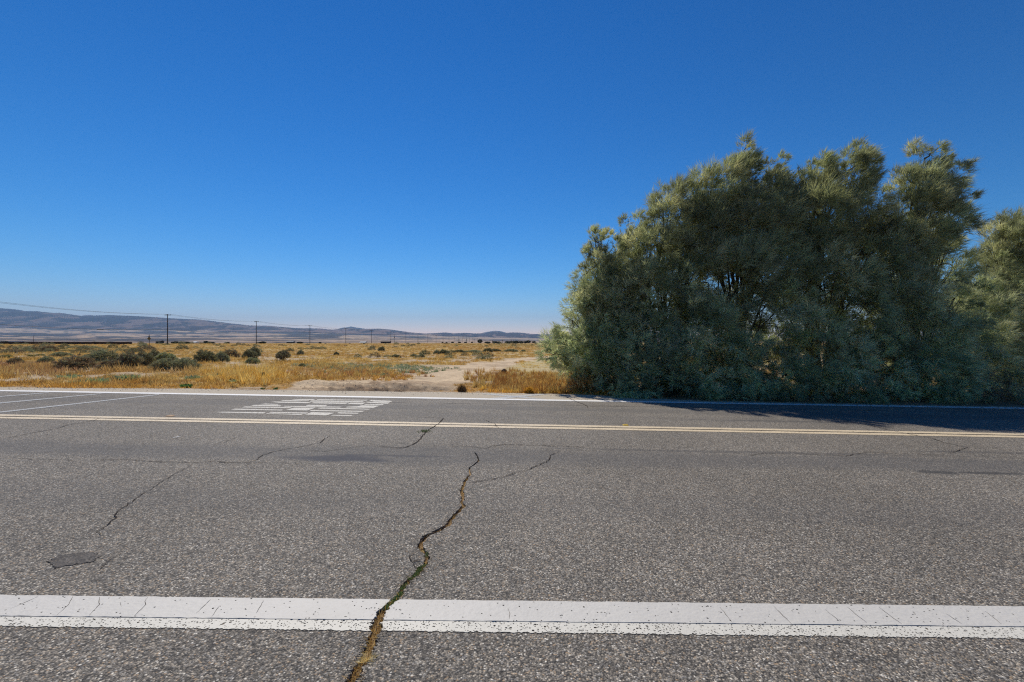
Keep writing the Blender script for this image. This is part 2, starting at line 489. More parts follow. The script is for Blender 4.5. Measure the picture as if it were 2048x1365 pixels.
def ground_colour(X, Y, px):
    c = colour_field(X, Y)
    def mixin(c, col, w): return c * (1 - w[:, None]) + np.asarray(col)[None] * w[:, None]
    tm = track_mask(X, Y)
    c = mixin(c, (.60, .46, .30), tm)
    c = mixin(c, (.36, .26, .165), tm * sstep(.5, .62, fbm(X * .8, Y * 1.1, 43, 4)) * .55)
    # streaks of darker brownish soil across the track mouth
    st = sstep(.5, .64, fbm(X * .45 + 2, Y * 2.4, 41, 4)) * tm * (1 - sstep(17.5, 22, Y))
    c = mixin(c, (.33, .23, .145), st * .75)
    gul = np.exp(-((X + 3.9) / 2.2) ** 2 - ((Y - 14.1 - (X + 4.0) * .28) / .42) ** 2)
    c = mixin(c, (.30, .20, .12), np.clip(gul * 1.2, 0, .85))  # the gully's shading, mixed into the soil colour
    # sandy strip and straw right of the track
    w = sstep(0, .6, X - np.interp(Y, _Yr, _Xr)) * sstep(17.5, 19, Y) * (1 - sstep(42, 50, Y)) * (X < 9)
    c = mixin(c, (.52, .42, .22), w * .85)
    # verge
    e = Y - edge_y(X)
    c = mixin(c, (.40, .30, .20), (1 - sstep(.1, .7, e)) * (Y > 5) * .8)
    # leaf litter below the tamarisks
    w = sstep(3.4, 4.6, X) * (1 - sstep(19, 22, Y)) * (Y > 8)
    c = mixin(c, (.27, .19, .125), w * .9)
    # below the asphalt (seen down the open crack)
    c = mixin(c, (.20, .14, .085), (Y < 12.0) * 1.0 * (Y > -10))
    # valley floor far away: scrub with pale stubble fields
    f = sstep(380, 560, Y)
    lr = np.log(np.maximum(Y, 1.)) * 1.0
    az = X / np.maximum(Y, 1.)
    field = fbm(az * 9 + 20, lr * 8, 51, 3)
    f2 = fbm(az * 30, lr * 16, 57, 3)
    scrub = np.array([.050, .042, .048]); pale = np.array([.40, .285, .20]); tan = np.array([.50, .37, .22])
    fc = scrub[None] * np.ones((X.size, 1))
    fc = mixin(fc, pale, sstep(.46, .53, field * .75 + f2 * .25 + .07 * sstep(-.5, -.1, az)))
    fc = mixin(fc, tan, sstep(.62, .68, f2) * .6 * sstep(.4, .5, field))
    fc = mixin(fc, (.07, .07, .06), sstep(.66, .70, fbm(az * 50, lr * 30, 61, 2)))
    c = c * (1 - f[:, None]) + fc * f[:, None]
    return c

def make_ground():
    az_f = np.radians(np.arange(-62, 62.001, .14))
    az_b = np.radians(np.arange(62, 298, 4.0)[1:])
    az = np.concatenate([az_f, az_b])            # measured from +Y, clockwise
    rr = [0.3, 2, 4, 6, 8, 9.5, 10.5]
    r = 11.2
    while r < 45: rr.append(r); r *= 1.0065
    while r < 400: rr.append(r); r *= 1.02
    while r < 12500: rr.append(r); r *= 1.022
    rr = np.array(rr)
    A, Q = np.meshgrid(az, rr)                    # rows: rings
    fr = np.cos(A) > .35
    d = np.where(fr, Q / np.maximum(np.cos(A), .35), Q)   # front rings are lines of constant depth
    X = d * np.sin(A); Y = d * np.cos(A)
    z = gz_base(X, Y) + detail(X, Y)
    px = CX + FPX * X / np.maximum(Y, 1.)
    zf = far_height(px, Y) + (fbm(X / 900, Y / 900, 71, 4) - .5) * 18 * sstep(1500, 6000, Y)
    w = sstep(600, 700, Y)
    z = np.where(Y > 600, z * (1 - w) + zf * w, z)
    road = (Y < edge_y(X) + .02) & (Y > -30)
    z = np.where(road, -SLOPE * np.clip(X, -90, 90) - .05, z)
    z = np.where((Y >= edge_y(X) + .02) & (Y < edge_y(X) + .3), z - .01, z)
    z = np.where(Y < -29, -.5, z)
    V = np.stack([X, Y, z], -1).reshape(-1, 3)
    nr, na = X.shape
    i = np.arange(nr - 1)[:, None] * na + np.arange(na)[None]
    j = np.arange(nr - 1)[:, None] * na + (np.arange(na)[None] + 1) % na
    F = np.stack([i, j, j + na, i + na], -1).reshape(-1, 4)[:, ::-1]
    col = ground_colour(V[:, 0], V[:, 1], px.ravel())
    o = build('ground', V, F, M_GROUND, tint=np.clip(col, .01, .9), smooth=True)
    tag(o, kind='structure')
make_ground()

def make_hills(name, xs, r1, r2, ridge_x, ridge_y, foot_fn, seed, back=1800, rows=90):
    px = xs[None, :]
    t = np.linspace(0, 1.3, rows)[:, None]
    Y = r1 + (r2 - r1) * t + 0 * px
    X = (px - CX) / FPX * Y
    ey = HY - np.interp(px, ridge_x, ridge_y)
    fy = foot_fn(px)
    # spurs running down from the ridge
    s1 = fbm(X / 1100 + 5, Y / 2600, seed, 4)
    rid = 1 - np.abs(2 * fbm(X / 330 + Y / 1500, Y / 1100, seed + 3, 4) - 1) * 1.8
    tt = np.clip(t, 0, 1)
    bump = (rid - .55) * .85 + (s1 - .5) * .6
    prof = tt ** .95 + bump * np.sin(np.pi * tt) ** .8 * .55
    prof = np.minimum(prof, tt * .0 + 1.0 - .04 * (1 - tt))
    e = fy + (ey - fy) * np.clip(prof, -.05, 1)
    e = np.where(t > 1, ey - (t - 1) * 60, e) + 0 * px
    z = CAMH + e / FPX * Y
    nr, na = X.shape
    V = np.stack([X, Y, z], -1).reshape(-1, 3)
    i = np.arange(nr - 1)[:, None] * na + np.arange(na - 1)[None]
    F = np.stack([i, i + 1, i + na + 1, i + na], -1).reshape(-1, 4)[:, ::-1]
    Xf, Yf = V[:, 0], V[:, 1]; tf = (t + 0 * px).ravel()
    scrub = np.array([.050, .034, .038]); grass = np.array([.27, .18, .145])
    n = fbm(Xf / 150 + Yf / 900, Yf / 900 - Xf / 420, seed + 9, 5); n2 = fbm(Xf / 1500, Yf / 2500, seed + 13, 3)
    lo = sstep(.75, .0, tf)
    pr = (V[:, 0] / V[:, 1])
    w = sstep(.54, .585, n + (n2 - .5) * .5 + .07 * lo - .08 + .09 * sstep(-.95, -.6, pr)) * .75
    col = scrub[None] * (1 - w[:, None]) + grass[None] * w[:, None]
    o = build(name, V, F, M_HILL, tint=col, smooth=True)
    tag(o, kind='structure')
make_hills('hills', np.linspace(-350, 2400, 1300), R1 * .97, R2, RX, RY, lambda p: HY - np.interp(p, FX, FY), 100)
PX2 = [-400, 120, 150, 168, 176, 185, 205, 640, 660, 685, 694, 702, 712, 725, 745, 780, 940, 975, 990, 1000, 1020, 2400]
PY2 = [660, 645, 636, 631, 630.3, 630.6, 640, 668, 663, 655.8, 655.2, 653.4, 655.5, 657, 661, 668, 672, 664, 662, 662.6, 668, 680]
make_hills('far_hills', np.linspace(0, 1400, 600), 15500, 18500, PX2, PY2, lambda p: (HY - np.interp(p, PX2, PY2)) * .5, 200, rows=40)

# ------------------------------------------------------------------ the road with its open crack
CRK = [(690, 1400, 25), (703, 1365, 24), (717.6, 1334, 20), (732, 1315, 20), (739, 1294, 18), (749.7, 1267, 19), (752, 1249, 21), (760, 1232, 14), (772.5, 1216, 13), (787, 1204, 12),
       (800.5, 1190, 12), (807, 1174, 11), (816.6, 1162, 10), (830, 1152, 12), (842, 1139, 15), (852.7, 1123, 8), (854, 1109, 7), (843, 1101, 8), (840.6, 1091, 8), (851, 1073, 8),
       (872.7, 1063, 9), (894, 1052, 9), (905, 1035, 6), (918, 1021, 6), (926.5, 1014, 7), (923.6, 1005, 5), (926.5, 994, 5), (923.6, 982, 5), (928.4, 968, 4), (934, 955, 4), (941, 949, 3),
       (939, 943, 3), (940, 936, 3), (957.7, 922, 2.4), (954.8, 913, 2), (949, 904, 1.2)]
def crack_edges():
    P = np.array(CRK, float)
    L = []; Rr = []
    for a, b in zip(P[:-1], P[1:]):
        n = max(2, int(abs(a[1] - b[1]) / 2.4))
        for k in range(n):
            t = k / n
            x, y, w = a * (1 - t) + b * t; w *= 1.35 if y < 1120 else 1.0
            jx = random.uniform(-1, 1) * w * .15
            L.append((x + jx - w * random.uniform(.28, .74), y + random.uniform(-.5, .5))); Rr.append((x + jx + w * random.uniform(.28, .74), y + random.uniform(-.5, .5)))
    L.append((P[-1][0], P[-1][1])); Rr.append((P[-1][0] + .6, P[-1][1]))
    Lw = [on_road(*p) for p in L]; Rw = [on_road(*p) for p in Rr]
    return Lw, Rw
CL, CRr = crack_edges()
_cy = np.array([p[1] for p in CL]); _cl = np.array([p[0] for p in CL]); _cr = np.array([p[0] for p in CRr])
_cyr = np.array([p[1] for p in CRr])

def make_road():
    xs = np.concatenate([np.arange(-90, -16, 2.), np.arange(-16, 17, .12), np.arange(18, 91, 2.)])
    far = edge_y(xs) + (fbm(xs * 1.5, xs * 0, 81, 4) - .5) * .22 + (fbm(xs * 9, xs * 0 + 3, 83, 2) - .5) * .06
    outer = [(-90, -7.0), (90, -7.0)] + [(float(x), float(y)) for x, y in zip(xs[::-1], far[::-1])]
    hole = [p for p in CL] + [p for p in CRr[::-1]]
    hole = hole[::-1]
    loops = [[Vector((x, y, 0)) for x, y in outer], [Vector((x, y, 0)) for x, y in hole]]
    tris = tessellate_polygon(loops)
    pts = outer + hole
    V = [(x, y, roadz(x)) for x, y in pts]
    F = []
    for t in tris:
        a, b, c = [pts[i] for i in t]
        cr = (b[0] - a[0]) * (c[1] - a[1]) - (b[1] - a[1]) * (c[0] - a[0])
        F.append(t if cr > 0 else (t[0], t[2], t[1]))
    # broken edges going down inside the crack and at the verge
    no, nh = len(outer), len(hole)
    base = len(V)
    V += [(x, y, roadz(x) - .055) for x, y in pts]
    for i in range(no): j = (i + 1) % no; F.append((i, j, base + j, base + i))
    for i in range(nh):
        j = (i + 1) % nh; F.append((no + i, no + j, base + no + j, base + no + i))
    o = build('road', V, F, M_ASPH)
    tag(o, kind='structure')
make_road()

def road_poly_obj(name, polys, mat, z0=.004, dz=.0003, thick=0.0, parent=None):
    """polys: lists of (X, Y) outlines laid on the road"""
    V = []; F = []
    for k, p in enumerate(polys):
        z = z0 + dz * (k % 8)
        b = len(V)
        area = sum(p[i][0] * p[(i + 1) % len(p)][1] - p[(i + 1) % len(p)][0] * p[i][1] for i in range(len(p)))
        if area < 0: p = p[::-1]
        V += [(x, y, roadz(x) + z) for x, y in p]
        tr = tessellate_polygon([[Vector((x, y, 0)) for x, y in p]])
        for t in tr:
            A, B, C = [p[i] for i in t]
            cr = (B[0] - A[0]) * (C[1] - A[1]) - (B[1] - A[1]) * (C[0] - A[0])
            F.append(tuple(b + i for i in (t if cr > 0 else (t[0], t[2], t[1]))))
        if thick:
            b2 = len(V); V += [(x, y, roadz(x) + z - thick) for x, y in p]
            n = len(p)
            for i in range(n): j = (i + 1) % n; F.append((b2 + i, b2 + j, b + j, b + i))
    o = build(name, V, F, mat, parent)
    return o

def line_y(d0, s):
    """photo row offset d0 at the centre column and slope s -> depth as a function of X"""
    Y0 = CAMH * FPX / d0
    m = (SLOPE - s) * FPX / d0
    return lambda X: Y0 + m * X

def band_poly(f0, f1, xa, xb, step=.5, jit=0.0, jit1=None):
    xs = list(np.arange(xa, xb, step)) + [xb]
    j1 = jit if jit1 is None else jit1
    return [(x, f0(x) + random.uniform(-j0, j0)) for j0 in (jit,) for x in xs] + [(x, f1(x) + random.uniform(-j1, j1)) for x in xs[::-1]]

# near edge line: thick thermoplastic band over an older worn painted one, both broken by the crack
nt_top = line_y(518.5, .0112); nt_bot = line_y(559.5, .0106); np_bot = line_y(581, .0122)
def cut_line(f_far, f_near, step, jf, jn):
    def xl(Y): return float(np.interp(-Y, -_cy[::-1] if _cy[0] > _cy[-1] else -_cy, _cl[::-1] if _cy[0] > _cy[-1] else _cl))
    o = np.argsort(_cy); yy, ll = _cy[o], _cl[o]; o2 = np.argsort(_cyr); y2, r2 = _cyr[o2], _cr[o2]
    X0 = -.75
    yf, yn = f_far(X0), f_near(X0)
    mid_l = [(float(a) - .004, float(y)) for y, a in zip(yy, ll) if yn < y < yf]
    mid_r = [(float(a) + .004, float(y)) for y, a in zip(y2, r2) if yn < y < yf]
    lf = (float(np.interp(yf, yy, ll)), yf); ln = (float(np.interp(yn, yy, ll)), yn)
    rf = (float(np.interp(yf, y2, r2)), yf); rn = (float(np.interp(yn, y2, r2)), yn)
    xs = np.arange(-60, ln[0] - .02, step)
    left = [(float(x), f_near(x) + random.uniform(-jn, jn)) for x in xs] + [ln] + mid_l + [lf] + [(float(x), f_far(x) + random.uniform(-jf, jf)) for x in xs[::-1] if x < lf[0] - .01]
    xs = np.arange(60, rf[0] + .02, -step)
    right = [rn] + [(float(x), f_near(x) + random.uniform(-jn, jn)) for x in xs[::-1] if x > rn[0] + .01] + [(float(x), f_far(x) + random.uniform(-jf, jf)) for x in xs if x > rf[0] + .01] + [rf] + mid_r[::-1]
    return [left, right]
tag(road_poly_obj('edge_line', cut_line(nt_top, lambda x: nt_bot(x), .04, .0025, .0028), M_THERMO, .0055, 0, .0055), kind='structure')
tag(road_poly_obj('old_edge_line', cut_line(lambda x: nt_bot(x) - .0035, np_bot, .012, .0008, .006), M_WORN, .0032, 0), kind='structure')

yl = [line_y(163.6, .0187), line_y(166.9, .0188), line_y(168.3, .0188), line_y(171.9, .0189)]
tag(road_poly_obj('centre_line', [band_poly(yl[1], yl[0], -80, 80, .25, .003), band_poly(yl[3], yl[2], -80, 80, .25, .003)], M_YELLOW, .004), kind='structure')
tag(road_poly_obj('centre_line_gap', [band_poly(yl[2], yl[1], -80, 80, .5)], M_JOINT, .0032), kind='structure')
wl0, wl1 = line_y(113.3, .0173), line_y(115.9, .0174)
tag(road_poly_obj('far_edge_line', [band_poly(wl1, wl0, -80, 80, .25, .004)], M_WHITE, .004), kind='structure')

def px_poly(pts): return [on_road(x, y) for x, y in pts]
def px_strip(p, q, w0, w1):
    (x0, y0), (x1, y1) = p, q
    return px_poly([(x0, y0 - w0 / 2), (x1, y1 - w1 / 2), (x1, y1 + w1 / 2), (x0, y0 + w0 / 2)])
hatch = [px_strip((-140, 797 + 8), (97, 786.2), 2.2, 1.0), px_strip((-120, 818), (203, 788.2), 2.6, 1.1), px_strip((-60, 832), (318, 790), 2.4, 1.3)]
tag(road_poly_obj('hatch_lines', hatch, M_FAINT, .0055), kind='structure')
cross = [px_poly([(960, 788.2), (985, 788.2), (1090, 798.3), (1062, 798.3)]), px_poly([(1070, 788.6), (1100, 789.2), (1010, 798.0), (975, 797.6)])]
tag(road_poly_obj('faded_cross', cross, M_FAINT, .004, .0012), kind='structure')

LEG = [[(432, 825.6), (444, 824.4), (532, 825.2), (526.5, 827.9), (465, 826.6)], [(462.5, 819.9), (470, 818.2), (567, 820.2), (562.7, 821.9), (464, 820.3)],
       [(483.8, 815.6), (490.3, 813.9), (585, 815.4), (578.5, 817.2), (485, 815.9)], [(500.5, 812.7), (509.8, 810.6), (550.6, 810.9), (562.6, 812), (560, 813.8), (539, 813.5)],
       [(518, 809.6), (530, 808), (560, 809.2), (554, 810.4)], [(541, 824.9), (617, 826), (612, 828.3), (538, 826.6)], [(532.5, 827.5), (606, 829.2), (603, 831.1), (575, 830), (533, 828.6)],
       [(587.7, 816.3), (632, 816.2), (614.6, 822), (571, 821.3)], [(569, 812.7), (611, 813.2), (684, 814.3), (680, 815.9), (600, 815), (568, 813.9)],
       [(612.7, 811.6), (617.6, 810.5), (655.7, 811), (650.8, 813.2), (611.7, 812.6)], [(585, 799.9), (600, 799), (631, 799), (627, 800.8), (585, 800.8)],
       [(561.7, 802), (572, 801), (619, 801.9), (616, 803.2), (564, 802.7)], [(541, 805), (550, 804), (600, 804.4), (622, 805.6), (617.6, 807.4), (560, 806.4)],
       [(634, 799.5), (735.7, 800.6), (733, 802.1), (634, 801.1)], [(620.5, 802.6), (624.4, 801.8), (728, 803.4), (725, 805.1), (619.5, 804.2)],
       [(622.5, 807.6), (628, 805.5), (698.6, 806), (690.8, 808.9)], [(694.7, 808.7), (701.6, 806), (731, 806), (724, 809.8)],
       [(738.7, 802.2), (742.6, 800.6), (780.7, 802.4), (784.6, 804.5), (778.7, 805), (748, 804)], [(733, 804.3), (779.7, 805.6), (775.8, 808.4), (741.6, 807), (731, 805.4)],
       [(730.9, 808.9), (768, 809.4), (765, 811.4), (728, 810.6)], [(717, 813.3), (723, 811.5), (760, 812.3), (746.5, 816.7), (690.8, 815.9), (693.8, 814.4)],
       [(637, 817.2), (642, 816.3), (741.6, 818.6), (737.7, 820.2), (636, 818.1)], [(619.5, 822.7), (622.5, 821), (730, 822.8), (724, 824.7), (621.5, 823.1)],
       [(609.8, 830.1), (623.4, 825.2), (670, 826.5), (652.7, 831.9)], [(674, 827.2), (677, 825.5), (720, 826.5), (715, 828.3), (681, 828)], [(661.5, 832), (666.4, 830.6), (706.4, 831.6), (700.6, 833.4)]]
tag(road_poly_obj('road_legend', [px_poly(p) for p in LEG], M_TEXT, .004, .0002), kind='structure')
patch = px_poly([(97, 1124), (112, 1114), (160, 1106), (188, 1107), (202, 1113), (184, 1125), (150, 1130), (116, 1136), (107, 1137)])
_pp = []
for a_, b_ in zip(patch, patch[1:] + patch[:1]):
    for k in range(9): _pp.append((a_[0] + (b_[0] - a_[0]) * k / 9 + random.uniform(-.012, .012), a_[1] + (b_[1] - a_[1]) * k / 9 + random.uniform(-.012, .012)))
tag(road_poly_obj('road_patch', [_pp], M_PATCH, .004, 0, .004), kind='structure')

# hairline cracks
def zc(off, sc, pts): return [(off[0] + u / sc, off[1] + v / sc) for u, v in pts]
A2, A7, A3, A6, A9, A4, A5, A1 = ((780, 820), 5.12), ((420, 780), 5.12), ((0, 820), 4.096), ((1400, 840), 3.16), ((760, 640), 4.655), ((0, 1100), 3.413), ((1400, 1150), 3.16), ((600, 1000), 3.74)
HAIR = [(A2, 14, [(550, 90), (495, 150), (440, 180), (370, 225), (300, 310), (270, 335), (220, 365), (140, 392), (0, 395)]),
        (A7, 9, [(0, 738), (110, 740), (170, 750), (400, 748), (490, 715), (520, 680), (580, 660), (700, 625), (900, 590), (1130, 545), (1180, 500), (1230, 470)]),
        (A7, 7, [(950, 625), (1180, 632), (1330, 612), (1600, 575), (1700, 580), (1950, 600), (2048, 580)]),
        (A7, 5, [(400, 748), (600, 750), (840, 752), (1000, 765)]), (A7, 5, [(60, 560), (160, 535), (300, 480)]),
        (A2, 11, [(600, 378), (780, 375), (960, 395), (1000, 395), (1040, 375), (1200, 357), (1600, 370), (1700, 378), (2000, 385)]),
        (A2, 10, [(1750, 430), (1640, 470), (1630, 500), (1600, 540), (1430, 610), (1250, 660), (1150, 695), (980, 725), (800, 755)]),
        (A3, 9, [(0, 243), (150, 215), (300, 185), (470, 155), (560, 125), (770, 90), (820, 70)]), (A3, 6, [(60, 395), (130, 395), (260, 410), (440, 410), (550, 405), (600, 430)]),
        (A3, 8, [(720, 412), (1060, 412), (1250, 428), (1500, 430), (1620, 435), (1760, 425), (1850, 435), (2048, 435)]),
        (A3, 6, [(1600, 440), (1450, 520), (1330, 590), (1220, 665), (1060, 770), (940, 850), (940, 890), (880, 955), (800, 1000), (830, 1040)]),
        (A3, 4, [(1010, 1160), (900, 1250), (780, 1345)]),
        (A6, 12, [(980, 20), (1110, 45), (1190, 65), (1310, 90), (1460, 118), (1560, 150), (1690, 175), (1580, 215)]), (A6, 8, [(290, 228), (430, 212), (560, 215)]),
        (A6, 9, [(600, 215), (920, 230), (1000, 215), (1080, 205), (1180, 212), (1330, 217), (1560, 222)]), (A6, 10, [(840, -5), (980, 20)]),
        (A9, 10, [(330, 910), (480, 910), (590, 920), (540, 970)]), (A9, 9, [(960, 930), (1070, 970), (1100, 1010)]), (A9, 14, [(1700, 700), (1830, 765), (1900, 790), (1930, 805), (2048, 815)]),
        (A9, 10, [(1930, 805), (1930, 825)]),
        (A1, 22, [(905, 385), (860, 400), (815, 425)]), (A1, 8, [(815, 425), (835, 450), (845, 470)]), (A1, 20, [(845, 470), (870, 462), (910, 455)]), (A1, 10, [(845, 470), (862, 500), (885, 520)]), (A1, 6, [(905, 385), (960, 380)]), (A1, 5, [(500, 1360), (430, 1290)])]
LINECR = [(A4, [(260, 325), (130, 385), (70, 410)]), (A4, [(500, 322), (465, 385), (385, 455)]), (A4, [(680, 330), (678, 380), (610, 455)]), (A4, [(1010, 330), (990, 360), (995, 380), (915, 462)]),
          (A4, [(1440, 345), (1340, 440)]), (A4, [(1495, 395), (1445, 465)]), (A4, [(1800, 355), (1750, 440)]), (A4, [(820, 365), (828, 395)]),
          (A5, [(125, 210), (150, 240), (203, 308)]), (A5, [(460, 200), (540, 280), (590, 330)]), (A5, [(790, 225), (880, 300)]), (A5, [(930, 210), (1000, 270), (1055, 310)]),
          (A5, [(1130, 210), (1200, 265), (1275, 318)]), (A5, [(1550, 250), (1655, 318)]), (A5, [(1800, 235), (1905, 318)]), (A1, [(1555, 820), (1570, 860), (1568, 900)])]
def ribbon(pts, w, wob=.012, step=.05):
    P = [on_road(*p) for p in pts]
    out = []
    for a, b in zip(P[:-1], P[1:]):
        L = math.hypot(b[0] - a[0], b[1] - a[1]); n = max(1, int(L / step))
        for k in range(n): out.append((a[0] + (b[0] - a[0]) * k / n, a[1] + (b[1] - a[1]) * k / n))
    out.append(P[-1]); N = len(out); l = []; r = []
    quads = []
    for i, (x, y) in enumerate(out):
        x += random.uniform(-wob, wob) * (0 < i < N - 1); y += random.uniform(-wob, wob) * (0 < i < N - 1); out[i] = (x, y)
    for i, (x, y) in enumerate(out):
        a = out[max(0, i - 1)]; b = out[min(N - 1, i + 1)]
        dx, dy = b[0] - a[0], b[1] - a[1]; q = math.hypot(dx, dy) or 1
        ww = w * .5 * random.uniform(.35, 1.25) * min(1, .3 + min(i, N - 1 - i) / 4)
        l.append((x - dy / q * ww, y + dx / q * ww)); r.append((x + dy / q * ww, y - dx / q * ww))
    return l, r
def ribbons_obj(name, rs, mat, z):
    V = []; F = []
    for k, (l, r) in enumerate(rs):
        zz = z + .00015 * (k % 7)
        b = len(V); n = len(l)
        V += [(x, y, roadz(x) + zz) for x, y in l] + [(x, y, roadz(x) + zz) for x, y in r]
        F += [(b + n + i, b + n + i + 1, b + i + 1, b + i) for i in range(n - 1)]
    return tag(build(name, V, F, mat), kind='structure')
ribbons_obj('road_cracks', [ribbon(zc(*o, p), w * .0013) for o, w, p in HAIR], M_CRACK, .0068)
ribbons_obj('edge_line_cracks', [ribbon(zc(*o, p), .0032, .002, .02) for o, p in LINECR], M_CRACK, .0064)

# soil that fills the lower crack nearly to the brim
def crack_soil():
    V = []; F = []
    pr = [(l, r) for l, r in zip(CL, CRr) if l[1] < 5.4]
    for l, r in pr:
        d = .008 if l[1] < 2.9 else .014
        mx = (l[0] + r[0]) / 2
        for u in (.10, .5, .95):
            x = l[0] * (1 - u) + r[0] * u
            V.append((x, l[1], roadz(x) - d - random.uniform(0, .012) - (.014 if u < .3 else 0)))
    for i in range(len(pr) - 1):
        for k in range(2): a = i * 3 + k; F.append((a, a + 1, a + 4, a + 3))
    m = plain('crack_soil', (.36, .25, .14), .95, .05, .45, 70, bump=.8)
    tag(build('crack_soil', V, F, m), kind='structure')
crack_soil()

# ------------------------------------------------------------------ vegetation builders
def unit(v): return v / np.maximum(np.linalg.norm(v, axis=-1, keepdims=True), 1e-9)

def blades(P, D, L, W, tint, droop=0.0):
    """one thin tapering leaf per row: two triangles bent in the middle when droop is set"""
    n = len(P)
    rnd = unit(rng.normal(size=(n, 3)))
    S = unit(np.cross(D, rnd)) * (W * .5)[:, None]
    if np.isscalar(droop) and droop == 0.0:
        V = np.stack([P - S, P + S, P + D * L[:, None]], 1).reshape(-1, 3)
        F = np.arange(3 * n).reshape(-1, 3)
        T = np.repeat(tint, 3, 0)
        return V, F, T
    dr = np.zeros((n, 3)); dr[:, 2] = -np.asarray(droop) * L
    Mi = P + D * (L * .55)[:, None] + dr * .25
    Ti = P + D * L[:, None] + dr
    V = np.stack([P - S, P + S, Mi + S * .8, Mi - S * .8, Ti], 1).reshape(-1, 3)
    b = np.arange(n)[:, None] * 5
    F = np.concatenate([b + np.array([[0, 1, 2]]), b + np.array([[0, 2, 3]]), b + np.array([[3, 2, 4]])], 0)
    return V, F, np.repeat(tint, 5, 0)

class Soup:
    def __init__(s): s.V = []; s.F = []; s.T = []; s.n = 0
    def add(s, V, F, T):
        s.V.append(V); s.F.append(F + s.n); s.T.append(T); s.n += len(V)
    def build(s, name, mat, parent=None):
        return build(name, np.concatenate(s.V), np.concatenate(s.F), mat, parent, np.clip(np.concatenate(s.T), .005, .95))

def tube(V, F, pts, r0, r1, seg=6):
    """append a tapering limb through pts to the lists V, F"""
    pts = [Vector(p) for p in pts]; n = len(pts); b = len(V)
    for i, p in enumerate(pts):
        d = (pts[min(n - 1, i + 1)] - pts[max(0, i - 1)]).normalized()
        u = d.cross(Vector((.31, .87, .38))).normalized(); w = d.cross(u)
        r = r0 + (r1 - r0) * (i / max(1, n - 1))
        for k in range(seg):
            a = 2 * math.pi * k / seg
            q = p + u * (math.cos(a) * r) + w * (math.sin(a) * r); V.append((q.x, q.y, q.z))
    for i in range(n - 1):
        for k in range(seg):
            F.append((b + i * seg + k, b + i * seg + (k + 1) % seg, b + (i + 1) * seg + (k + 1) % seg, b + (i + 1) * seg + k))
    F.append(tuple(b + (n - 1) * seg + k for k in range(seg)))

def at_depth(px, py, Y): return np.array([(px - CX) / FPX * Y, Y, CAMH - (py - HY) / FPX * Y])

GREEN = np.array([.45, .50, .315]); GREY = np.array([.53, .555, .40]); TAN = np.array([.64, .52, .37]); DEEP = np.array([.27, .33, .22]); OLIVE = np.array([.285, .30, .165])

def plumes(soup, C, A, size, ncol, per, wid):
    """feathery tamarisk plumes: C bases, A axes, size lengths, ncol colour per plume"""
    n = len(C)
    idx = np.repeat(np.arange(n), per); m = len(idx)
    t = rng.random(m)
    ax = A[idx]; L = size[idx]
    P = C[idx] + ax * (t * .55 * L)[:, None]
    rad = unit(np.cross(ax, rng.normal(size=(m, 3))))
    sp = .38 + .42 * (1 - t) + rng.normal(size=m) * .16
    D = unit(ax + rad * sp[:, None] + np.array([.06, 0, -.14]))
    P = P + rad * (rng.random(m) * .10 * L)[:, None]
    l = L * (.42 + .38 * rng.random(m))
    w = wid * (.55 + .8 * rng.random(m))
    tip = sstep(.55, .98, t) * rng.random(m)
    c = ncol[idx] * (1 - tip[:, None] * .18) + TAN * (tip[:, None] * .18)
    c = c * (0.75 + .5 * rng.random(m))[:, None]
    soup.add(*blades(P, D, l, w, c))

def lobe_area(r):
    return 4 * math.pi * (((r[0] * r[1]) ** 1.6 + (r[0] * r[2]) ** 1.6 + (r[1] * r[2]) ** 1.6) / 3) ** (1 / 1.6)

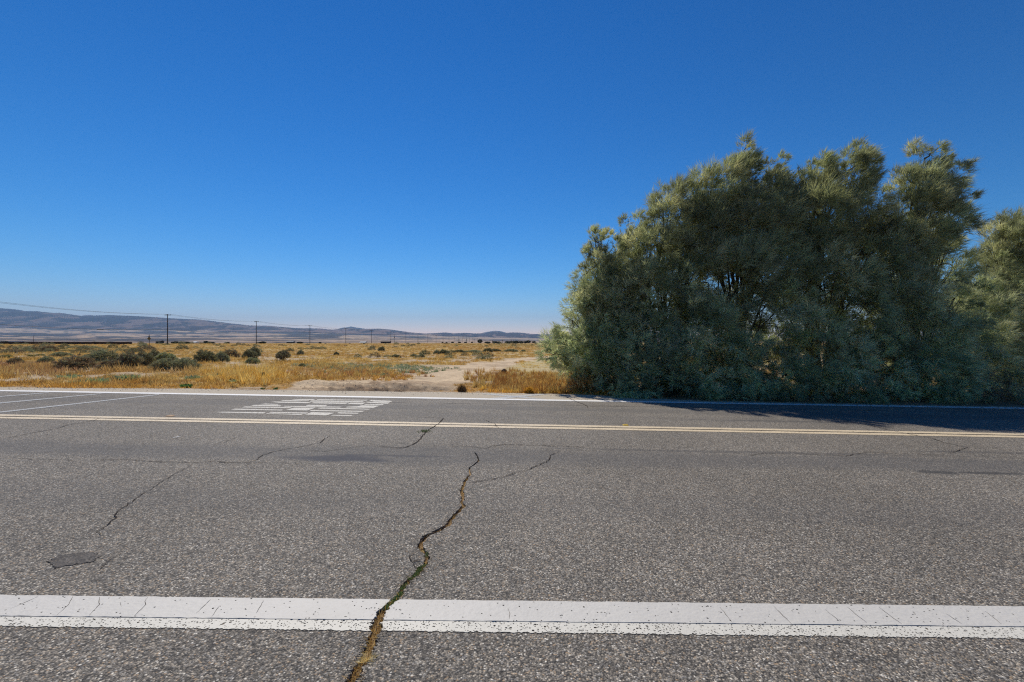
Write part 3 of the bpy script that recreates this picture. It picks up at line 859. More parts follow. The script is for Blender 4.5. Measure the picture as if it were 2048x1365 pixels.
def tamarisk(label, base, lobes, dens=2.2, nplume=27, per=16, tone=0.0, wind=.32, seed=0, wid=.0135, carve=.46):
    """lobes: list of (px, py, Y, rx, ry, rz); every lobe carries billowing clumps of plumes"""
    root = empty('tamarisk_tree', base)
    tag(root, label, 'tree', 'tamarisk trees beside the road')
    b = np.array(base)
    lb = [(at_depth(a, c, Y) - b, (rx, ry, rz)) for (a, c, Y, rx, ry, rz) in lobes]
    deep = [(at_depth(a + 8, c + 8, Y + 1.5) - b, (rx * 1.15, ry, rz * 1.1)) for (a, c, Y, rx, ry, rz) in lobes if c > 440 and rx > .5]
    C = []; A = []; S = []; K = []
    for li, (c, r) in enumerate(lb + deep):
        n = int(lobe_area(r) * dens * (1.0 if li < len(lb) else .55)) + 3
        ii = np.arange(n) + .5                     # evenly spread directions, a little shuffled
        ph = np.arccos(1 - 2 * ii / n); th = ii * 2.399963 + rng.random() * 6.28
        u = unit(np.stack([np.sin(ph) * np.cos(th), np.sin(ph) * np.sin(th), np.cos(ph)], 1) + rng.normal(size=(n, 3)) * .22)
        u[:, 1] = np.where((u[:, 1] > .35) & (rng.random(n) < .45), -u[:, 1], u[:, 1])
        k = np.where(rng.random(n) < .82, .72 + .32 * rng.random(n), .25 + .45 * rng.random(n))
        k = k * (.80 + .46 * fbm(u[:, 0] * 1.6 + c[0] * 2, u[:, 2] * 1.6 + c[2] * 2 + u[:, 1], 500 + seed, 2))
        sc = c + u * np.array(r) * k[:, None]
        if li < len(lb):                           # hollows between the billows
            wv = sc + b
            nz = fbm(wv[:, 0] * 1.15 + wv[:, 1] * .7 + 40, wv[:, 2] * 1.0 - wv[:, 1] * .5 + 9, 520, 2)
            kp = nz > carve - .5 * sstep(4.2, 5.8, wv[:, 2])
            if kp.sum() > 2: u, k, sc = u[kp], k[kp], sc[kp]
            n = len(sc)
        sr = (.20 + .26 * rng.random(n)) * min(1.0, .45 + .6 * min(r))
        kk = rng.random(n)
        idx = np.repeat(np.arange(n), nplume); m = len(idx)
        v = unit(rng.normal(size=(m, 3)) + u[idx] * .9)
        P = sc[idx] + v * (sr[idx] * (.25 + .75 * rng.random(m)))[:, None]
        C.append(P); A.append(unit(v * .8 + u[idx] * .35)); S.append(sr[idx] * (.6 + .65 * rng.random(m)) * (1 + .12 * sstep(3.5, 7.0, P[:, 2]))); K.append(kk[idx])
    C = np.concatenate(C); A = np.concatenate(A); S = np.concatenate(S); K = np.concatenate(K)
    gzv = gz_base(C[:, 0] + b[0], C[:, 1] + b[1]) - b[2]
    C[:, 2] = np.maximum(C[:, 2], gzv + .06 + .14 * rng.random(len(C)))
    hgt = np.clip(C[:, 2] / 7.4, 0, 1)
    A = A * np.array([.85, .85, .6]) + np.stack([wind * (.05 + 1.9 * hgt ** 1.8), 0 * hgt, -.10 + .85 * hgt], 1) + rng.normal(size=C.shape) * .18
    A = unit(A)
    cn = fbm(C[:, 0] * .9 + seed, C[:, 2] * .9 + C[:, 1] * .7, 310 + seed, 3)
    col = GREEN[None] * np.ones((len(C), 1))
    def mi(c, k, w): return c * (1 - w[:, None]) + k[None] * w[:, None]
    col = mi(col, GREY, sstep(.42, .6, cn) * .85); col = mi(col, DEEP, sstep(.42, .28, cn) * .5)
    col = mi(col, OLIVE, sstep(.25, .9, hgt) * (.55 + .3 * K) * (1 - .6 * tone))  # darker olive with height, here and below: tones down the sunlit tops in colour
    col = mi(col, TAN, (K > .85) * .30 + .04 * hgt)
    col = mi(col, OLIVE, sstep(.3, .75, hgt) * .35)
    col = col * (.70 + .60 * rng.random(len(C)))[:, None] * (.62 + .76 * K)[:, None]
    s = Soup()
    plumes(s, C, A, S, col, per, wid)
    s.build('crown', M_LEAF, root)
    # a few leaning boughs fork from the base and end inside the lobes
    V = []; F = []
    for li, (c, r) in enumerate(lb):
        if max(r) < .4 and li % 2: continue
        st = np.array([random.uniform(-.3, .3) + c[0] * .15, .5 + random.uniform(-.3, .3) + c[1] * .3, 0])
        st[2] = float(gz_base(st[0] + b[0], st[1] + b[1]) - b[2]) - .1
        en = c + np.array([0, .1 * r[1], .3 * r[2]])
        L = np.linalg.norm(en - st); side = random.uniform(-1, 1)
        pts = []
        for t in np.linspace(0, 1, 11):
            p = st * (1 - t) + en * t
            p[0] = st[0] + (en[0] - st[0]) * (t ** 1.25) + math.sin(t * 6 + li * 2.1) * .05 * L * t * (1 - t) * 4 * side
            p[1] += math.cos(t * 5 + li) * .04 * L * t * (1 - t) * 4
            pts.append(p)
        tube(V, F, pts, .022 + .009 * L, .012, 7)
        for z in range(8):
            i = random.randint(4, 10); p0 = pts[i]
            e2 = c + unit(rng.normal(size=3)) * np.array(r) * .85
            e2[2] = max(e2[2], p0[2] - .4)
            mm = (p0 + e2) / 2 + rng.normal(size=3) * .06
            tube(V, F, [p0, (p0 + mm) / 2 + rng.normal(size=3) * .04, mm, (mm + e2) / 2 + rng.normal(size=3) * .03, e2], .008 + .003 * L, .005, 5)
    build('trunk', np.array(V), F, M_BARK, root, smooth=True)
    return root

def gb(px, Y):
    X = (px - CX) / FPX * Y
    return (X, Y, float(gz_base(X, Y)))

tamarisk('leaning low tamarisk at the left end of the row, its boughs hanging over dry weeds', gb(1265, 15.2),
         [(1118, 702, 14.6, .48, .5, .45), (1145, 655, 14.8, .5, .6, .8), (1152, 598, 15, .36, .45, .5), (1185, 555, 15.1, .55, .7, .95), (1203, 500, 15.2, .38, .4, .6), (1165, 690, 14.7, .7, .8, .9), (1180, 640, 15.0, .75, .8, 1.0), (1222, 738, 14.3, .6, .7, .5), (1172, 595, 15.2, .5, .6, .7), (1225, 590, 15.1, .7, .8, .9),
          (1215, 640, 14.9, .65, .9, 1.0), (1170, 715, 14.6, .55, .6, .35), (1220, 730, 14.6, .6, .8, .7), (1160, 735, 14.4, .30, .4, .22), (1238, 560, 15.4, .6, .8, 1.0), (1190, 490, 15.3, .2, .25, .4)], seed=1, wind=.18, dens=3.0, carve=.30)
tamarisk('broad grey green tamarisk with pale plumes touching the asphalt at its foot', gb(1330, 15.0),
         [(1290, 700, 14.3, 1.0, 1.1, 1.1), (1285, 600, 14.8, .95, 1.1, 1.1), (1300, 510, 15.1, .9, 1.1, 1.0), (1345, 440, 15.3, .75, 1.0, .9), (1275, 465, 15.3, .45, .6, .55), (1325, 410, 15.5, .4, .5, .5),
          (1380, 560, 14.8, .9, 1.1, 1.1), (1370, 670, 14.1, .9, 1.0, 1.1), (1235, 775, 13.35, .45, .45, .30), (1290, 778, 13.2, .6, .5, .36), (1370, 775, 13.2, .6, .55, .42), (1260, 735, 13.8, .5, .6, .5), (1400, 400, 15.5, .6, .7, .7), (1330, 560, 14.9, 1.0, 1.1, 1.3), (1340, 740, 13.7, .9, .8, .7), (1240, 690, 14.4, .7, .9, .9), (1410, 470, 15.1, .9, 1, 1.), (1240, 530, 15.2, .5, .7, .8)], seed=2)
tamarisk('tall tamarisk whose twin tips sweep right above the middle of the row', gb(1470, 15.4),
         [(1430, 410, 15.3, .85, 1.0, 1.0), (1476, 372, 15.4, .6, .8, .85), (1492, 318, 15.5, .25, .35, .5), (1548, 352, 15.7, .30, .4, .6), (1540, 395, 15.6, .5, .6, .6), (1485, 345, 15.5, .4, .5, .5), (1500, 450, 15.0, 1.0, 1.2, 1.2), (1545, 420, 15.6, .6, .8, 1.1),
          (1470, 560, 14.7, 1.1, 1.2, 1.3), (1460, 680, 14.1, 1.1, 1.1, 1.1), (1450, 765, 13.3, .8, .6, .5), (1530, 640, 14.2, .8, 1.0, 1.1), (1560, 540, 14.8, .8, 1.0, 1.2), (1520, 770, 13.3, .7, .5, .45), (1410, 775, 13.2, .6, .5, .42), (1420, 590, 14.6, 1.0, 1.1, 1.3), (1400, 680, 14.0, .9, 1.0, 1.1), (1530, 720, 13.7, .9, .8, .8), (1580, 400, 15.7, .45, .7, .7), (1450, 470, 15.1, .9, 1, 1.)], seed=3)
tamarisk('tallest dense tamarisk with a long sloping olive crown right of the twin tips', gb(1650, 15.6),
         [(1610, 375, 15.6, .7, .9, .75), (1655, 362, 15.6, .7, .9, .7), (1700, 352, 15.6, .6, .8, .75), (1722, 322, 15.7, .26, .35, .42), (1640, 450, 15.2, 1.1, 1.2, 1.1), (1715, 420, 15.4, .65, .9, 1.0), (1590, 460, 15.4, .7, 1, 1.),
          (1650, 560, 14.8, 1.1, 1.2, 1.2), (1620, 670, 14.2, 1.0, 1.1, 1.2), (1690, 690, 14.2, .8, 1.0, 1.0), (1610, 768, 13.3, .8, .55, .48), (1690, 775, 13.2, .7, .5, .45), (1570, 760, 13.4, .6, .5, .5), (1570, 620, 14.4, .9, 1.1, 1.2), (1690, 620, 14.5, 1.0, 1.1, 1.2), (1650, 720, 13.7, 1.0, .9, .8), (1730, 520, 15.1, .8, 1, 1.1), (1760, 465, 15.6, .4, .6, .5), (1600, 540, 14.8, 1, 1, 1.2)], seed=4)
tamarisk('tamarisk with a bluish conical top standing clear of its neighbours on both sides', gb(1835, 15.4),
         [(1852, 328, 15.3, .45, .55, .65), (1830, 370, 15.3, .5, .55, .5), (1836, 380, 15.2, .80, .9, .75), (1881, 365, 15.2, .50, .6, .5), (1901, 405, 15.2, .38, .5, .32), (1821, 440, 15.1, .85, 1.0, .9), (1866, 455, 15.0, .7, .8, .7),
          (1786, 520, 15.2, .9, 1.0, .9), (1856, 545, 14.9, .85, 1.0, .9), (1790, 640, 14.6, .9, 1.0, .9), (1880, 650, 14.5, .9, 1.0, .9), (1770, 740, 13.7, .9, .7, .7), (1860, 750, 13.6, .9, .7, .6), (1810, 785, 13.0, .55, .4, .3), (1895, 783, 13.2, .6, .45, .35), (1740, 785, 13.1, .6, .4, .35), (1760, 690, 14.0, .9, .9, .9), (1830, 690, 13.9, .9, .9, .8), (1770, 580, 14.8, .9, 1, 1.1), (1830, 590, 14.6, 1., 1, 1.), (1915, 610, 15.2, .5, .8, .8), (1915, 700, 14.4, .8, .9, .9), (1886, 510, 15.3, .5, .7, .6)], seed=5, tone=.6, wind=.38)
tamarisk('round topped tamarisk set back at the right edge with bare trunks showing below', gb(2020, 18.0),
         [(2005, 495, 18, .7, .9, .9), (2003, 452, 18, .28, .3, .55), (1978, 545, 17.8, .75, .9, .9), (1950, 590, 17.4, .6, .8, .8), (2040, 470, 18.2, .6, .8, .6), (1945, 640, 17., .9, .9, 1.), (1985, 600, 17.4, .9, .9, .9), (2050, 500, 17.8, 1.1, 1.2, 1.1), (2110, 470, 17.8, 1.2, 1.2, 1.2), (2000, 570, 17.6, 1.1, 1.1, .9), (2080, 600, 17.4, 1.3, 1.2, 1.1),
          (1955, 630, 17.4, .8, .9, .7), (2030, 670, 18.4, 1.2, 1.0, .9), (1950, 740, 15.0, .9, .8, .6), (2060, 730, 15.6, 1.0, .9, .7), (2130, 700, 16., 1.2, 1.1, 1.6), (2040, 775, 14.4, .7, .6, .30), (1950, 690, 16.0, 1.0, .9, .9), (1990, 650, 17.5, 1.0, 1, 1.), (2060, 670, 16.8, 1.2, 1, 1.2), (1960, 785, 13.9, .7, .5, .3), (2010, 740, 15.4, .8, .8, .7)], seed=6, tone=.3)

# ------------------------------------------------------------------ desert shrubs
SAGE = np.array([.36, .335, .225]); SAGE_D = np.array([.235, .215, .135]); DEADB = np.array([.30, .205, .14]); YGREEN = np.array([.27, .26, .085]); PALEG = np.array([.40, .42, .28]); DARKG = np.array([.16, .155, .09])

def shrub_proto(kind, per=1.0):
    """about one metre wide and tall, standing on z=0"""
    leaf = Soup(); V = []; F = []
    n = int({'sage': 520, 'dead': 420, 'vase': 420, 'dark': 560, 'green': 520, 'low': 380}[kind] * per)
    th = rng.random(n) * 2 * np.pi
    ph = np.arccos(1 - rng.random(n) * (1.0 if kind != 'vase' else .55))
    lump = .72 + .5 * fbm(np.cos(th) * 1.7 + 5, np.sin(th) * 1.7 + ph * 1.5, hash(kind) % 91, 3)
    k = (.55 + .45 * rng.random(n) ** .5) * lump
    rz = {'low': .55}.get(kind, .95)
    U = np.stack([np.sin(ph) * np.cos(th), np.sin(ph) * np.sin(th), np.cos(ph)], 1)
    P = U * k[:, None] * np.array([.5, .5, rz * .85])
    P[:, 2] += .06
    cols = {'sage': (SAGE, SAGE_D, PALEG), 'dead': (DEADB, np.array([.14, .10, .07]), SAGE), 'vase': (SAGE, DEADB, SAGE_D), 'dark': (SAGE_D, DARKG, SAGE), 'green': (PALEG, SAGE, YGREEN), 'low': (YGREEN, SAGE_D, SAGE)}[kind]
    m = 16
    idx = np.repeat(np.arange(n), m); q = len(idx)
    D = unit(U[idx] * .8 + np.array([0, 0, .75]) + rng.normal(size=(q, 3)) * .42)
    B = P[idx] + rng.normal(size=(q, 3)) * .022
    L = .05 + .07 * rng.random(q); W = .010 + .010 * rng.random(q)
    cw = rng.random(n)
    c = np.where((cw < .5)[:, None], cols[0], np.where((cw < .78)[:, None], cols[1], cols[2]))[idx] * (.7 + .6 * rng.random(q))[:, None]
    leaf.add(*blades(B, D, L, W, c))
    for s in range(26 if kind != 'vase' else 46):
        t = random.random() * 6.283; f = random.uniform(.25, .95); h = random.uniform(.45, .9) * rz * (1.15 if kind == 'vase' else 1)
        e = (math.cos(t) * f * .48, math.sin(t) * f * .48, h * math.sqrt(max(.05, 1 - f * f * .7)))
        m1 = (e[0] * .35 + random.uniform(-.04, .04), e[1] * .35 + random.uniform(-.04, .04), e[2] * .45)
        tube(V, F, [(e[0] * .05, e[1] * .05, -.08), m1, (e[0] * .72, e[1] * .72, e[2] * .78), e], .016, .005, 4)
    return leaf, V, F
PROTO = {}
def protos():
    for k in ('sage', 'dead', 'vase', 'dark', 'green', 'low'):
        leaf, V, F = shrub_proto(k)
        tmp = empty('desert_shrub', (0, 0, 0))
        a = leaf.build('foliage', M_SHRUB, tmp)
        b = build('stems', np.array(V), F, M_TWIG, tmp)
        PROTO[k] = [tmp, a.data, b.data, False, a, b]
protos()
FARM = {}
def far_mesh(k):
    """single small mesh (foliage and stems in one) for shrubs too small to show their parts"""
    if k not in FARM:
        leaf, V, F = shrub_proto(k, .35)
        Vv = np.concatenate(leaf.V); Tt = np.concatenate(leaf.T)
        # widen the leaves: fewer, larger
        FARM[k] = (Vv, np.concatenate(leaf.F), Tt, None)
        o = build('desert_shrub', Vv, np.concatenate(leaf.F), M_SHRUB, None, Tt)
        FARM[k] = o.data
        bpy.data.objects.remove(o)
    return FARM[k]

def shrub(kind, X, Y, w, h, label, group='sagebrush and other shrubs in the dry grass', far=False, dz=0.0):
    z = float(gz_base(X, Y) + (detail(np.array([X]), np.array([Y]))[0])) - .02 + dz
    if far:
        o = bpy.data.objects.new('desert_shrub', far_mesh(kind)); COL.objects.link(o)
    else:
        p = PROTO[kind]
        if not p[3]: p[3] = True; o = p[0]
        else:
            o = p[0].copy(); COL.objects.link(o)
            for ch, nm in ((p[4], 'foliage'), (p[5], 'stems')):
                c = ch.copy(); COL.objects.link(c); c.parent = o
    o.location = (X, Y, z); o.scale = (w, w * random.uniform(.8, 1.1), h)
    o.rotation_euler = (0, 0, random.uniform(0, 6.28))
    tag(o, label, 'shrub', group)
    return o

# (kind, x0, x1, y_top, y_base, label) measured on the photograph
SH = [('sage', 172, 233, 699, 727, 'pale green sagebrush, widest of the left cluster, behind two brown shrubs'),
      ('dead', 117, 188, 711, 739, 'brown leafless shrub at the left end of the shrub cluster'),
      ('dead', 204, 252, 717, 741, 'low brown shrub in front of the pale green sagebrush'),
      ('vase', 235, 284, 704, 740, 'vase shaped shrub with bare fanned stems in the middle of the cluster'),
      ('dark', 274, 304, 703, 733, 'dark shrub with a single bare trunk beside the vase shaped shrub'),
      ('dark', 298, 322, 700, 720, 'upright dark shrub tip behind the bare trunked shrub'),
      ('green', 309, 353, 706, 726, 'bright green topped shrub behind the long low sagebrush'),
      ('sage', 304, 350, 718, 741, 'left half of the long low sagebrush nearest the dry grass'),
      ('sage', 338, 392, 715, 741, 'right half of the long low sagebrush ending in dry stalks'),
      ('dark', 390, 433, 700, 726, 'dark round shrub with yellow green sprigs right of the cluster'),
      ('sage', 430, 458, 703, 724, 'grey shrub touching the dark round shrub on its right'),
      ('dead', 446, 476, 699, 716, 'brown twiggy shrub standing behind the grey shrub'),
      ('dark', 486, 512, 700, 720, 'tall dark green shrub beyond the small yellow green bush'),
      ('dark', 498, 520, 694, 713, 'leaning top of the tall dark green shrub, right of it'),
      ('green', 493, 518, 715, 728, 'small yellow green bush in front of the tall dark shrub'),
      ('low', 468, 511, 725, 740, 'low blue green mound of leaves above the golden grass'),
      ('vase', 551, 581, 700, 724, 'lone dark shrub with grey twigs by the far end of the shrub line'),
      ('sage', 594, 607, 700, 711, 'small grey shrub between the lone shrub and the power poles'),
      ('sage', 598, 610, 727, 734, 'tiny grey mound amid orange grass below the small grey shrub'),
      ('dark', 667, 678, 704, 712, 'small round dark shrub in the open orange grass'),
      ('low', 0, 24, 705, 717, 'bright green low bush at the left edge of the photograph'),
      ('sage', 78, 104, 713, 729, 'grey sage bush left of the brown shrub, among red weeds'),
      ('low', 70, 88, 704, 713, 'yellow green bush behind the grey sage bush'),
      ('low', 56, 69, 706, 714, 'small olive bush left of the yellow green bush'),
      ('sage', 106, 142, 704, 714, 'flat dark grey bush behind the brown leafless shrub'),
      ('dead', 18, 44, 716, 730, 'brown bush in the red weeds near the left edge'),
      ('dead', 48, 80, 694, 704, 'long brown bush far off on the left'),
      ('dead', 84, 112, 691, 704, 'tall brown bush far off beside the long brown one'),
      ('dark', 116, 128, 692, 699, 'dark brown mound far off right of the tall brown bush'),
      ('sage', 134, 165, 691, 698, 'flat green bush far off on the left plain'),
      ('sage', 165, 200, 692, 698, 'flat grey green bush far off, next along the plain'),
      ('dark', 736, 751, 694, 701, 'dark flat shrub far off in front of the shed'),
      ('dark', 756, 770, 694, 703, 'round dark shrub far off just right of the flat one'),
      ('sage', 866, 880, 700, 709, 'grey shrub at the left end of the far dark thicket'),
      ('dark', 878, 896, 699, 708, 'dark shrub in the far thicket by the grey one'),
      ('dark', 906, 930, 700, 706, 'flat dark shrub in the far middle of the plain'),
      ('sage', 925, 965, 700, 706, 'long flat grey shrub in the far middle of the plain'),
      ('dark', 966, 985, 697, 705, 'dark mounded shrub beyond the bend of the dirt track'),
      ('dark', 980, 1002, 698, 704, 'second dark mounded shrub beyond the bend of the dirt track'),
      ('sage', 1006, 1036, 698, 704, 'long dark shrub beyond the track, nearest the tamarisks'),
      ('sage', 820, 834, 708, 714, 'small grey shrub left of the track bend'),
      ('sage', 838, 850, 709, 716, 'small round grey shrub nearer the track bend'),
      ('dark', 782, 802, 709, 716, 'small dark shrub amid straw in the centre of the field'),
      ('dark', 622, 640, 694, 699, 'small dark shrub far off below the third power pole'),
      ('sage', 1040, 1052, 700, 705, 'small grey shrub beyond the track bend, close to the tree')]
for kind, x0, x1, yt, yb, lab in SH:
    X, Y = on_ground((x0 + x1) / 2, yb)
    Y = min(Y, 210); X = ((x0 + x1) / 2 - CX) / FPX * Y
    w = (x1 - x0) / FPX * Y * 1.06; h = (yb - yt) / FPX * Y * 1.12
    shrub(kind, X, Y, w, h, lab, far=(yb < 703))
# scattered small ones beyond
cnt = 0; tries = 0
while cnt < 215 and tries < 6000:
    tries += 1
    Y = 38 * math.exp(random.random() * math.log(330 / 38.)); px = random.uniform(-60, 1150)
    X = (px - CX) / FPX * Y
    if float(track_mask(np.array([X]), np.array([Y]), .6)[0]) > .1: continue
    if float(fbm(np.array([X * .03]), np.array([Y * .012]), 91, 3)[0]) < (.47 if px > 420 else .38): continue
    k = random.choice(['sage', 'sage', 'dark', 'dark', 'dead', 'low'])
    w = random.uniform(.5, 1.3) * (1 + Y / 300) * (1.35 if px < 420 else 1)
    shrub(k, X, Y, w, w * random.uniform(.32, .6), 'small far shrub scattered over the dry plain', 'small far shrubs scattered over the plain', far=True)
    cnt += 1
for k, p in PROTO.items():
    if not p[3]:
        for q in (p[4], p[5], p[0]): bpy.data.objects.remove(q)

# ------------------------------------------------------------------ broad-leaved pale green plants near the verge
def gourd(px, yb, w_px, h_px, label, n=70, colr=PALEG):
    X, Y = on_ground(px, yb)
    z = float(gz_base(X, Y) + detail(np.array([X]), np.array([Y]))[0])
    w = w_px / FPX * Y; h = h_px / FPX * Y
    th = rng.random(n) * 2 * np.pi; r = rng.random(n) ** .6
    P = np.stack([np.cos(th) * r * w * .42, np.sin(th) * r * w * .42, np.zeros(n)], 1)
    D = unit(np.stack([np.cos(th) * (.25 + r), np.sin(th) * (.25 + r), .9 + .7 * rng.random(n)], 1))
    L = h * (.6 + .5 * rng.random(n)); W = .035 + .03 * rng.random(n)
    c = colr[None] * (.75 + .5 * rng.random(n))[:, None] * np.array([.86, 1.05, .95])
    s = Soup(); s.add(*blades(P, D, L, W, c, .15))
    o = s.build('broadleaf_plant', M_SHRUB); o.location = (X, Y, z)
    return tag(o, label, 'plant', 'pale green broad leaved plants along the verge')
gourd(190, 768, 34, 20, 'largest pale green spiky plant by the road left of the crossing lines', 110)
gourd(256, 763, 26, 20, 'open pale green plant right of the largest one', 70)
gourd(136, 757, 34, 15, 'low grey green plant behind the largest spiky one on its left', 70, SAGE * 1.2)
gourd(150, 768, 14, 10, 'tiny green sprout directly left of the largest spiky plant', 30, SAGE * 1.2)
gourd(372, 776, 18, 10, 'small bright green tuft at the very edge of the asphalt', 60, np.array([.15, .23, .09]))
gourd(385, 757, 26, 14, 'grey green bushy plant behind the bright green tuft', 70, SAGE * 1.25)
gourd(220, 756, 20, 10, 'small grey plant between the two spiky ones', 40, SAGE * 1.25)
gourd(430, 757, 30, 12, 'grey green plant in golden grass left of the dark stump', 70, SAGE * 1.2)
gourd(478, 765, 28, 10, 'pale plant just left of the dark stump', 60, SAGE * 1.3)
gourd(745, 753, 16, 9, 'grey green plant at the left edge of the track', 60, SAGE * 1.15)
gourd(769, 753, 18, 9, 'rounder grey green plant at the left edge of the track', 70, SAGE * 1.15)
gourd(525, 779, 6, 5, 'tiny green seedling in the sand beside the asphalt', 14, np.array([.10, .17, .07]))
gourd(553, 778, 9, 6, 'small green seedling in the sand, right of the tiny one', 20, np.array([.10, .17, .07]))

# ------------------------------------------------------------------ dry grass as one mass, weeds as others
def tufts(name, P, hgt, spread, wid, cols, per, mat=M_GRASS, lean=.5, label=None, cat=None, droop=.12):
    n = len(P); idx = np.repeat(np.arange(n), per); m = len(idx)
    th = rng.random(m) * 2 * np.pi; r = rng.random(m)
    B = P[idx] + np.stack([np.cos(th) * r, np.sin(th) * r, 0 * r], 1) * spread[idx][:, None]
    D = unit(np.stack([np.cos(th) * r * lean, np.sin(th) * r * lean, .6 + .5 * rng.random(m)], 1) + rng.normal(size=(m, 3)) * .16)
    L = hgt[idx] * (.45 + .7 * rng.random(m)); W = wid[idx] * (.6 + .8 * rng.random(m))
    c = cols[idx] * (.78 + .60 * rng.random(m))[:, None]
    s = Soup(); s.add(*blades(B, D, L, W, c, droop))
    o = s.build(name, mat)
    return tag(o, label, cat, kind='stuff')

def ground_pts(X, Y): return np.stack([X, Y, gz_base(X, Y) + detail(X, Y) - .01], 1)

def scatter(n, y0, y1, px0, px1, pw=1.0):
    u = rng.random(n)
    Y = y0 * np.exp((u ** pw) * math.log(y1 / y0))
    px = px0 + (px1 - px0) * rng.random(n)
    return (px - CX) / FPX * Y, Y

def make_grass():
    X, Y = scatter(60000, 12.6, 330, -160, 1230, 1.0)
    X2, Y2 = scatter(14000, 18.5, 200, 1230, 3000, 1.0)
    X = np.concatenate([X, X2]); Y = np.concatenate([Y, Y2])
    e = Y - edge_y(X)
    tm = track_mask(X, Y)
    n1 = fbm(X * .55 + 9, Y * .42, 401, 3)
    keep = (e > .03) & (rng.random(len(X)) > tm * 1.04)
    bare = sstep(.50, .58, fbm(X * .5, Y * .4, 11, 4)) * (1 - sstep(40, 90, Y)) * .92      # sandy openings stay open
    keep &= rng.random(len(X)) > bare
    # sand beside the track mouth
    sandy = np.exp(-((X + 5.0) / 2.6) ** 2 - ((Y - 13.9) / .75) ** 2)
    keep &= rng.random(len(X)) > sandy * 1.5
    w = sstep(0, .6, X - np.interp(Y, _Yr, _Xr)) * sstep(17.5, 19, Y) * (1 - sstep(42, 50, Y))
    keep &= rng.random(len(X)) > w * .55
    keep &= ~((X > 3.2) & (Y < 20) & (X > 4.5))
    X, Y, w = X[keep], Y[keep], w[keep]
    P = ground_pts(X, Y)
    e = Y - edge_y(X)
    c = colour_field(X, Y)
    cr = rng.random(len(X))
    gold = np.array([.57, .375, .13]); straw = np.array([.65, .49, .235]); rust = np.array([.36, .20, .085]); olive = np.array([.33, .28, .12])
    c = c * .5 + .5 * np.where((cr < .42)[:, None], gold, np.where((cr < .68)[:, None], straw, np.where((cr < .88)[:, None], rust, olive)))
    # reddish weeds at the far left and a bright strip along the asphalt
    red = np.exp(-((X + 16.) / 4.5) ** 2 - ((Y - 19) / 3.) ** 2)
    c = c * (1 - .45 * red[:, None]) + np.array([.32, .19, .12]) * .45 * red[:, None]
    st = (1 - sstep(.1, 1.1, e)) * .6
    c = c * (1 - st[:, None]) + np.array([.62, .36, .085]) * st[:, None]
    c = c * (1 - .6 * w[:, None]) + np.array([.66, .53, .22]) * .6 * w[:, None]
    h = (.10 + .20 * rng.random(len(X)) ** 1.3) * (.65 + .8 * fbm(X * .3, Y * .3, 421, 3)) * (1 + .6 * red)
    h = h * (.40 + .34 * sstep(.1, 1.6, e)) * (1 - .4 * w) * (1 - .55 * track_mask(X, Y, 1.6)) * (.6 + .9 * sstep(.35, .65, fbm(X * .8 + 4, Y * .7, 444, 3)))
    sp = .05 + .10 * rng.random(len(X)) + .0018 * Y
    wid = .0085 + .00040 * Y
    tufts('dry_grass', P, h, sp, wid, c, 13, label='golden and rusty dry grass covering the desert plain', cat='grass')
make_grass()

def weeds(name, region, n, per, hgt, wid, col, label, var=.2, mask=None, mat=M_GRASS, lean=.3):
    (x0, x1, ya, yb) = region                      # photo rows/columns -> world box sampled along the ground
    Xa, Ya = on_ground((x0 + x1) / 2, yb); Xb, Yb = on_ground((x0 + x1) / 2, ya)
    n = int(n * 1.7); Y = Ya + (Yb - Ya) * rng.uniform(-.2, 1.2, n); px = x0 + (x1 - x0) * rng.uniform(-.2, 1.2, n)
    X = (px - CX) / FPX * Y
    cxm, cym = (x0 + x1) / 2, (Ya + Yb) / 2
    d = ((px - cxm) / ((x1 - x0) / 2)) ** 2 + ((Y - cym) / ((Yb - Ya) / 2)) ** 2
    k = (d * .75 + (fbm(X * .9, Y * .9, 431, 3) - .5) * 2.6 + (rng.random(n) - .5) * .9 < .75) & (Y > edge_y(X) + .04)
    X, Y = X[k], Y[k]
    P = ground_pts(X, Y); m = len(X)
    cols = np.array(col)[rng.integers(0, len(col), m)] * (1 + var * (rng.random(m) - .5))[:, None]
    h = np.full(m, hgt) * (.35 + 1.1 * rng.random(m) ** 1.4) * (.6 + .8 * fbm(X * 1.5, Y * 1.5, 433, 2)); tufts(name, P, h, np.full(m, .09), np.full(m, wid), cols, per, mat, lean, label, 'weeds')
weeds('rusty_weeds', (945, 1135, 748, 787), 1100, 20, .30, .013, [(.32, .16, .06), (.46, .29, .11), (.28, .14, .06), (.54, .40, .18)], 'rusty brown dry weeds growing between the dirt track and the tamarisk')
weeds('orange_weeds', (930, 1190, 778, 792), 420, 22, .17, .012, [(.62, .36, .07), (.56, .30, .06), (.60, .45, .16)], 'short orange dry weeds along the asphalt below the tamarisk')
weeds('blue_green_weeds', (600, 872, 731, 747), 1500, 12, .14, .022, [(.36, .40, .28), (.42, .44, .32), (.27, .31, .19)], 'patch of blue green low weeds across the middle of the dry field', mat=M_SHRUB)
weeds('golden_weeds', (425, 560, 743, 768), 900, 24, .34, .013, [(.66, .47, .17), (.60, .38, .10), (.70, .55, .26)], 'tall golden dry grass stand left of the sandy bank')
weeds('brown_weeds', (560, 850, 741, 757), 1000, 20, .20, .014, [(.40, .22, .09), (.52, .32, .10), (.36, .20, .11), (.55, .40, .18)], 'brown and rusty dry weeds along the near edge of the field by the track')
weeds('red_weeds', (-60, 130, 728, 752), 700, 16, .22, .014, [(.34, .20, .13), (.40, .24, .13), (.46, .31, .17)], 'reddish brown dry weeds at the left edge of the field')

